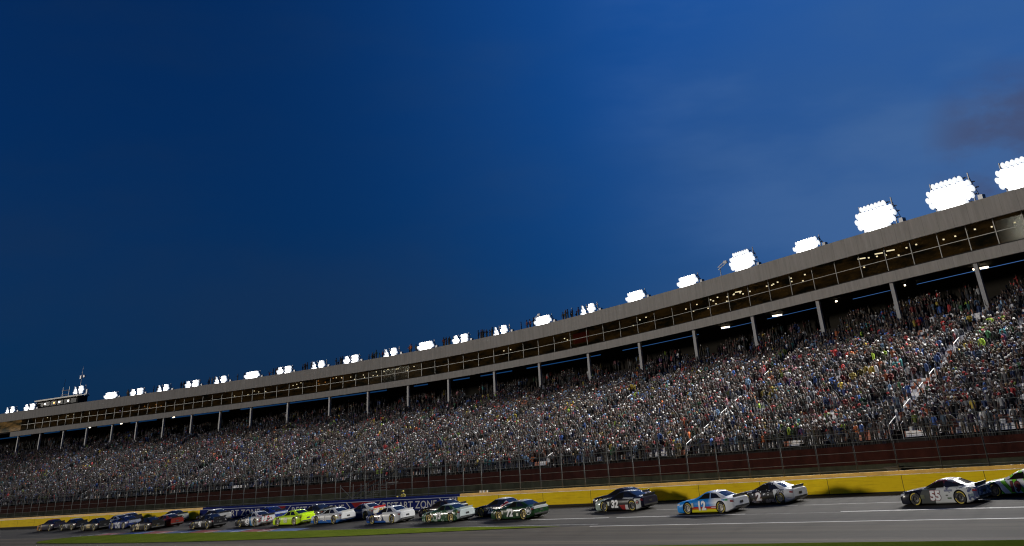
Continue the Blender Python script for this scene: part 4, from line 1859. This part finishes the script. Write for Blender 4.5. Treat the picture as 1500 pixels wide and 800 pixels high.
def car(X, d, label, body, num=None, numc=WHITE, rim='black', roofc=None, spoiler=None, yaw=0., extras=(), outline=None, shear=0., stretch=1., numh=.44, numx=.05):
    numh *= 1.22
    y = float(YW(X)) - d
    sl = (float(YW(X + 1)) - float(YW(X - 1))) / 2
    root = empty('race_car', (X, y, float(ground_z(d)) + .006))
    # heading towards -x along the wall, rolled with the banking
    hx = Vector((-1, -sl * .6 - yaw, 0)).normalized()
    bank = .06
    left = Vector((-hx.y, hx.x, 0))            # towards the infield
    left = (left + Vector((0, 0, -bank))).normalized()
    up = hx.cross(left)
    a_, c_ = 1.045, .955                       # long, low stock-car stance
    root.matrix_world = Matrix(((hx.x * a_, left.x, up.x * c_, X), (hx.y * a_, left.y, up.y * c_, y), (hx.z * a_, left.z, up.z * c_, root.location.z), (0, 0, 0, 1)))
    tag(root, label, 'race car', 'stock cars racing down the front stretch')
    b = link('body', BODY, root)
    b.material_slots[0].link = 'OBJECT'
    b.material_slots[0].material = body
    link('windshield', MESH['shield'], root)
    link('rear_window', MESH['back'], root)
    for s in (-1, 1):
        link('window_net', MESH['front', s], root)
        link('quarter_window', MESH['rear', s], root)
        link('tail_light', MESH['tail', s], root)
        link('headlight', MESH['head', s], root)
    sp = link('spoiler', MESH['spoiler'], root)
    if spoiler:
        sp.material_slots[0].link = 'OBJECT'
        sp.material_slots[0].material = spoiler
    link('splitter', MESH['splitter'], root)
    link('rear_valance', MESH['valance'], root)
    for x in (1.395, -1.395):
        for s in (-1, 1):
            wh = link('wheel', TYRE, root, loc=(x, s * .815, .355), rot=(random.random() * 0, random.random() * 6.28, 0 if s > 0 else math.pi))
            link('rim', RIMS[rim], wh)
    if num:
        for s in (-1, 1):
            if outline:
                link('number', decal_text(num, numh, numx, .50, s, flat(outline), .012, .095, shear, stretch), root)
            n_ = link('number', decal_text(num, numh * (.92 if outline else 1), numx, .50, s, flat(numc), .022, .05, shear, stretch), root)
        v, fs = text_mesh(num, .03)
        q_ = MB()
        q_.add([(-.5 + p[1] * .55, -p[0] * .55, top_z(-.5 + p[1] * .55, p[0] * .55) + .012) for p in v], fs)
        link('roof_number', q_.mesh('decal', flat(numc)), root)
    for e in extras:
        for s in (-1, 1):
            if e[0] == 'text':
                link('lettering', decal_text(e[1], e[2], e[3], e[4], s, flat(e[5]), .018, e[6] if len(e) > 6 else .03), root)
            elif e[0] == 'poly':
                link('decal', decal_poly(e[1], s, flat(e[2]), e[3] if len(e) > 3 else .012), root)
            elif e[0] == 'ring':
                link('emblem', ringm(e[1], e[2], e[3], e[4], s, flat(e[5])), root)
    return root


def box4(x0, x1, z0, z1):
    return [(x0, z0), (x1, z0), (x1, z1), (x0, z1)]


# ---- the field, nearest first
car(-32.4, 6.3, 'grey and white race car 55 with dark hood and maroon roof',
    paint('grey white livery', (.56, .58, .56), (([(1, 0, .25, .20)], (.085, .09, .085)), ([(1, 0, .6, 1.35)], (.012, .013, .022)), ([(0, 0, 1, .93)], (.02, .02, .03)), ([(0, 0, 1, 1.10)], (.10, .02, .03)), ([(-1, 0, 0, .55), (0, 0, 1, .62), ('noise', 2.2, .54)], (.15, .16, .22)), ([(-1, 0, 0, 1.9), ('noise', 4, .5)], (.10, .12, .22)))),
    '55', WHITE, 'black', outline=(.25, .05, .05), numx=.10, numh=.46,
    extras=(('poly', box4(-.62, -.86, .30, .38), (.05, .10, .05)), ('poly', box4(-.55, -.68, .46, .52), (.05, .06, .05)), ('poly', box4(-.50, -1.0, .68, .78), (.10, .12, .20)), ('poly', box4(1.02, .78, .36, .56), (.10, .11, .05)), ('poly', box4(-2.0, -2.25, .40, .52), (.20, .26, .30))))
car(-28.4, 3.3, 'white and bright green diagonally striped race car 19 cut off by the picture edge',
    paint('green striped livery', (.70, .72, .70), (([('stripe', (.78, 0, -.62), .54, .45)], (.22, .66, .04)), ([('stripe', (.78, 0, -.62), .54, .07)], (.01, .10, .02)), ([(0, 0, -1, -.17)], (.01, .04, .02)), ([(1, 0, .5, 2.45)], (.02, .03, .03)))),
    '19', (.20, .012, .018), 'black', outline=(.012, .008, .008), numx=.08, numh=.50)
car(-49.9, 7.4, 'blue race car 12 with white tail and yellow red rocker stripes beside the lane line',
    paint('blue white fade livery', (((.015, .24, .66), (.78, .80, .80)), (-1, 0, .25, ), .55, 1.15), (([(0, 0, -1, -.43), (-1, 0, 0, -1.1), (1, 0, 0, -1.1)], (.45, .01, .04)), ([(0, 0, -1, -.34), (-1, 0, 0, -1.1), (1, 0, 0, -1.1)], (.60, .16, .01)), ([(0, 0, -1, -.26), (-1, 0, 0, -1.1), (1, 0, 0, -1.1)], (.75, .70, .02)), ([(1, 0, 0, 2.35)], (.02, .12, .40)))),
    '12', WHITE, 'white', numx=.12, numh=.47,
    extras=(('poly', box4(1.02, .86, .40, .66), (.45, .45, .30)), ('poly', box4(-.62, -1.0, .34, .37), (.7, .7, .7)), ('poly', box4(-1.55, -1.78, .72, .84), (.05, .25, .55), .016), ('poly', box4(-1.80, -2.02, .73, .85), (.05, .35, .15), .016), ('text', 'o', .07, -1.66, .78, WHITE)))
car(-47.4, 3.3, 'black and white race car 2 with block lettering on its rear flank',
    paint('black white star livery', (.014, .014, .017), (([(-1, 0, .15, 1.02)], (.66, .67, .66)), ([(0, 0, 1, .55), ('dots', 4.2, .22), (1, 0, 0, -1.0)], (.66, .66, .68)), ([(0, 0, -1, -.34), ('noise', 3, .52), (1, 0, 0, -.95)], (.16, .15, .16)))),
    '2', (.62, .62, .63), 'white', outline=(.16, .05, .06), numx=.32, numh=.46, stretch=1.25,
    extras=(('text', 'LITE', .24, -1.50, .76, (.02, .025, .06), .05), ('poly', box4(-2.0, -2.3, .36, .39), (.3, .3, .3))))
car(-60.7, 4.5, 'black race car 32 with white hood and white rear flank, alone by the wall shadow',
    paint('black white hood livery', (.012, .012, .016), (([(1, 0, .3, 1.5), (0, 0, 1, .60)], (.60, .66, .60)), ([(1, 0, .3, 1.7)], (.30, .38, .32)), ([(-1, 0, 0, 1.66), (1, 0, 0, -2.25), (0, 0, -1, -.80)], (.68, .70, .66)), ([(-1, 0, .9, .62), (0, 0, -1, -.42), (1, 0, 0, -1.4)], (.62, .60, .58)), ([(-1, 0, .9, .50), (-1, 0, .9, .42), (0, 0, -1, -.42), (1, 0, 0, -.72)], (.30, .02, .02)), ([(-1, 0, 0, 2.3)], (.015, .015, .03)))),
    '32', WHITE, 'black', numx=.30, numh=.45, shear=.12,
    extras=(('poly', box4(-.50, -1.55, .81, .88), (.62, .64, .62)), ('poly', box4(1.0, .84, .40, .66), (.55, .60, .52)), ('ring', -1.95, .56, .10, .15, (.05, .02, .02)), ('poly', star(-1.95, .56, .10, .06), (.40, .03, .03), .014)))
car(-63.2, 2.0, 'dark race car with only its tail showing beyond the black car 32', paint('dark violet livery', (.014, .014, .022), (([(-1, 0, 0, 2.0), ('noise', 4, .5)], (.25, .25, .34)),)), rim='black')
car(-69.9, 7.9, 'dark green race car 72 with a white star in a ring on its rear flank',
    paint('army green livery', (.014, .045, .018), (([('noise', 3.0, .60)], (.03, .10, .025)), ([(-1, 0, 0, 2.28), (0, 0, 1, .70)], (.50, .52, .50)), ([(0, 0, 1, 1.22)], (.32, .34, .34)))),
    '72', WHITE, 'gold', numx=.12, numh=.48, shear=.15,
    extras=(('ring', -1.98, .60, .235, .285, WHITE), ('poly', star(-1.98, .60, .20, .082), WHITE, .013), ('poly', box4(1.02, .84, .42, .66), (.50, .50, .36)), ('poly', box4(-.60, -.84, .26, .46), (.55, .58, .42))))
car(-74.6, 5.6, 'dark navy race car 23 with white and red curved stripes, behind the green car 72',
    paint('navy swoosh livery', (.010, .014, .040), (([('arc', (-2.0, 0, -.1), 1.02, 1.12)], (.62, .60, .55)), ([('arc', (-2.0, 0, -.1), 1.12, 1.30)], (.40, .03, .04)), ([('arc', (-2.0, 0, -.1), 1.30, 1.38)], (.66, .66, .66)), ([('arc', (-2.0, 0, -.1), .78, .86)], (.60, .56, .45)), ([(0, 0, 1, 1.24)], (.50, .52, .55)))),
    '23', WHITE, 'black', numx=.28, numh=.40)
car(-78.8, 8.3, 'green, black and white splatter race car 13 running along the grass edge',
    paint('green splatter livery', (.03, .10, .04), (([('noise', 3.2, .56)], (.42, .50, .42)), ([('noise', 4.6, .60)], (.02, .03, .02)), ([(-1, 0, 0, 2.2)], (.55, .62, .60)), ([(0, 0, 1, 1.22)], (.45, .50, .50)))),
    '13', WHITE, 'gold', outline=(.01, .02, .012), numx=.10, numh=.46, shear=.12, spoiler=flat((.45, .50, .48)),
    extras=(('text', 'GEICO', .17, -1.42, .80, WHITE, .05), ('poly', box4(1.0, .84, .40, .62), (.50, .30, .20)), ('poly', box4(-2.15, -2.25, .70, .88), (.40, .50, .03))))
car(-83.5, 4.8, 'black and dark red race car between the white car 6 and the green car 13', paint('black red livery', (.020, .012, .013), (([(0, 0, -1, -.45), ('noise', 2.5, .5)], (.09, .015, .018)), ([(-1, 0, 0, 2.0), (0, 0, 1, .80)], (.5, .5, .52)))), rim='black')
car(-87.5, 8.1, 'white race car 6 with navy front and white swoosh, rear three-quarter view',
    paint('white navy swoosh livery', (.72, .73, .72), (([(1, 0, -.55, -.42)], (.014, .022, .085)), ([(1, 0, -.9, .10), (-1, 0, .9, -.26)], (.66, .62, .52)), ([(1, 0, -.9, .34), (-1, 0, .9, -.42)], (.30, .20, .12)), ([(0, 0, -1, -.24), (1, 0, 0, -.5)], (.02, .10, .40)), ([(1, 0, 0, 2.2)], (.02, .03, .12)))),
    '6', WHITE, 'black', numx=.16, numh=.44, shear=.2, spoiler=flat((.62, .62, .6)))
car(-96.2, 4.6, 'dark blue and white race car with a red spoiler in front of the red banner',
    paint('blue white tail livery', (.012, .028, .095), (([(-1, 0, .2, 1.0)], (.60, .60, .56)), ([(-1, 0, 0, 1.4), ('noise', 5, .58)], (.40, .30, .05)))), rim='black', spoiler=flat((.50, .02, .02)))
car(-98.1, 7.2, 'white race car 51 with bright blue rocker panels, right behind the fluorescent yellow car',
    paint('white blue rocker livery', (.66, .67, .65), (([(0, 0, -1, -.36)], (.02, .14, .48)), ([('noise', 4, .60), (1, 0, 0, -1.2)], (.35, .33, .28)))), '51', (.75, .75, .74), 'black', outline=(.10, .10, .10), numh=.38,
    extras=(('poly', box4(-1.75, -2.1, .46, .62), (.45, .42, .06)), ('poly', box4(.95, .85, .4, .68), (.1, .1, .1))), spoiler=flat((.62, .62, .58)))
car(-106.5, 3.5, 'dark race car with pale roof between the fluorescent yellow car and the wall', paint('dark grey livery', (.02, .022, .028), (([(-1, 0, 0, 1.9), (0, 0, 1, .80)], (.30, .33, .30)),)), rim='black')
car(-104.6, 7.6, 'fluorescent yellow race car 88, the brightest car of the field',
    paint('fluorescent yellow livery', (.62, .90, .015), (([(0, 0, -1, -.16)], (.30, .45, .01)),)), '88', (.55, .62, .25), 'white', outline=(.16, .22, .02), numx=.05, numh=.42, spoiler=flat((.62, .90, .015)),
    extras=(('poly', box4(.98, .90, .36, .72), (.03, .05, .01)), ('poly', [(-1.55, .74), (-2.1, .74), (-2.1, .82), (-1.75, .83)], (.02, .03, .01))))
car(-112.3, 7.5, 'race car 43 with black front and white tail with red patches',
    paint('black front white tail livery', (.014, .014, .018), (([(-1, 0, .45, .72)], (.60, .61, .60)), ([(-1, 0, .45, .62), (1, 0, -.45, -.95)], (.02, .16, .36)), ([(-1, 0, 0, 1.5), ('noise', 3.4, .56)], (.42, .03, .03)))),
    '43', WHITE, 'black', numx=.02, numh=.44, shear=.1, extras=(('ring', .02, .50, .36, .40, WHITE),))
car(-116.2, 3.3, 'blue race car with a white tail band in front of the navy banner', paint('royal blue livery', (.015, .035, .22), (([(-1, 0, 0, 2.15), (0, 0, 1, .62), (0, 0, -1, -.80)], (.45, .50, .58)),)), rim='black')
car(-121.3, 8.1, 'black race car 41 with white number on its door', paint('black livery', (.012, .012, .014), (([('noise', 4, .63), (0, 0, 1, .6)], (.40, .40, .40)), ([(1, 0, 0, 1.5), ('noise', 3, .55)], (.12, .02, .02)))), '41', WHITE, 'black', numh=.42, shear=.1)
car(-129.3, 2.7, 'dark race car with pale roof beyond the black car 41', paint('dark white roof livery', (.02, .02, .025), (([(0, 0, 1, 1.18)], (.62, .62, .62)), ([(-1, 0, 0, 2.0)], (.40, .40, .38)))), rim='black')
car(-141.1, 1.75, 'dark blue race car with silver tail close beside the far yellow wall', paint('navy silver tail livery', (.012, .018, .06), (([(-1, 0, 0, 2.1)], (.36, .38, .34)),)), rim='black')
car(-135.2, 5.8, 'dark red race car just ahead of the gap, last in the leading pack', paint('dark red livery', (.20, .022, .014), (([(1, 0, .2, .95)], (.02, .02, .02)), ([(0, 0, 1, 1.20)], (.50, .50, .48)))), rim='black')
car(-134.9, 8.5, 'black race car 21 with gold number at the grass edge of the leading pack', paint('black gold livery', (.014, .013, .012), (([('noise', 3, .62), (0, 0, -1, -.6)], (.14, .10, .03)),)), '21', (.52, .40, .14), 'black', numx=.4, numh=.5, shear=.1)
car(-145.8, 5.9, 'blue race car with white wheels and a white door panel in the leading pack', paint('blue white panel livery', (.016, .03, .14), (([(1, 0, 0, -.55), (-1, 0, 0, -.55), (0, 0, -1, -.75), ('noise', 3, .45)], (.60, .62, .64)), ([(-1, 0, 0, 2.1), (0, 0, 1, .6)], (.3, .33, .4)))), rim='white')
car(-153.2, 1.8, 'dark race car with pale painted roof gleam at the wall side of the leading pack', paint('black violet livery', (.018, .018, .035), (([(0, 0, 1, 1.2)], (.5, .5, .55)),)), rim='black')  # pale roof layer paints a floodlight reflection
car(-152.0, 3.9, 'silver and blue race car half hidden inside the leading pack', paint('silver blue livery', (.42, .45, .48), (([('stripe', (.2, 0, 1), .22, .45)], (.05, .10, .25)), ([(1, 0, 0, 1.2)], (.05, .06, .09)))), rim='black')
car(-152.6, 6.6, 'black race car with a gold door patch in the leading pack', paint('black gold patch livery', (.013, .013, .014), (([(1, 0, 0, -.5), (-1, 0, 0, -.6), (0, 0, -1, -.76), (0, 0, 1, .3), ('noise', 5, .42)], (.55, .42, .18)),)), rim='black')
car(-161.9, 5.3, 'black race car second in line with a pale door number patch', paint('black pale patch livery', (.013, .014, .018), (([(1, 0, 0, -.2), (-1, 0, 0, -.5), (0, 0, -1, -.7), (0, 0, 1, .32), ('noise', 6, .47)], (.50, .50, .50)), ([(0, 0, 1, 1.2)], (.4, .42, .4)))), rim='black')  # grey top layer is a roof highlight put into the paint
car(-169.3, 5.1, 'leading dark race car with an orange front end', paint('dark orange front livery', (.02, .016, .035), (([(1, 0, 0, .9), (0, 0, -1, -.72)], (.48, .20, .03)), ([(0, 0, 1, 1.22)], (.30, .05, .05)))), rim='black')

# ------------------------------------------------------------------ small things behind the fence
q = MB()
q.box((0, 0, .55), (1.1, .7, .9))
q.box((0, -.2, 1.03), (1.2, .9, .06))
for sx in (-.45, .45):
    q.tube([(sx, -.28, 0), (sx, -.28, .14)], .06, 6)
    q.tube([(sx, .28, 0), (sx, .28, .14)], .06, 6)
xq = -41.2
o = link('equipment_case', q.mesh('equipment_case', M_BLACK), loc=(xq, float(YR(xq)) + OFF0 - 1.0, Z0 + .35))
o.scale = (1, 1, 1)
tag(o, 'black equipment case on the service road behind the fence', 'case')
hv = (.60, .48, .05)
for k, (x, lab) in enumerate(((-97.6, 'person in yellow vest standing behind the navy wall'), (-98.6, 'person in dark yellow vest bending behind the navy wall'))):
    me, dz = BODIES['standing with arms down' if k == 0 else 'sitting down']
    ob = link('person', me, loc=(x, float(YW(x)) + 1.7, Z0 - .02), rot=(0, 0, .3))
    ob.color = (*hv, 1)
    hat = link('cap', CAPM[dz], ob)
    hat.color = (.5, .4, .05, 1)
    tag(ob, lab, 'person')
q = MB()
for k, (dx, h) in enumerate(((0, .9), (.35, .9), (.7, .9), (1.5, 1.4), (1.9, 1.4), (2.4, 1.4))):
    q.box((dx, 0, h / 2), (.22, .12, h))
q.box((1.2, .1, .2), (2.7, .08, .12))
xq = -86.6
tag(link('marker_stand', q.mesh('marker_stand', M_SIGNW), loc=(xq, float(YW(xq)) + 1.5, Z0 - .02)), 'low stand of white marker boards behind the wall corner', 'marker stand')
# crossover stairs by the fence gate
xg = -107.5
st = empty('access_stairs', (xg, float(YW(xg)) + 2.0, Z0), label='steel access stairs with pale railings rising from the service road into the stand', cat='stairs')
q = MB()
for k in range(12):
    q.box((-2.2 + k * .36, 1.2 + k * .3, .2 + k * .21), (.36, 1.6, .05))
link('flight', q.mesh('flight', M_STEEL), st)
for s in (0, 1):
    q = MB()
    for h in (.55, 1.0):
        q.tube([(-2.4, .45 + s * 1.5, .2 + h), (2.0, 3.9 + s * 1.5, 2.7 + h), (5.5, 7.2 + s * 1.5, 4.6 + h)], .045, 5)
    for k in range(8):
        t = k / 7
        x, y, z = -2.4 + 4.4 * t, .45 + s * 1.5 + 3.45 * t, .2 + 2.5 * t
        q.tube([(x, y, z), (x, y, z + 1.0)], .035, 5)
    link('railing', q.mesh('railing', M_STEEL), st)
q = MB()
for x in (-2.4, -.2, 2.0):
    for y in (.5, 3.5):
        q.tube([(x, y, -.02), (x, y, 2.6)], .05, 5)
q.tube([(-2.4, .5, 0), (2.0, .5, 2.4)], .035, 5)
q.tube([(2.0, .5, 0), (-2.4, .5, 2.4)], .035, 5)
link('frame', q.mesh('frame', M_STEEL), st)
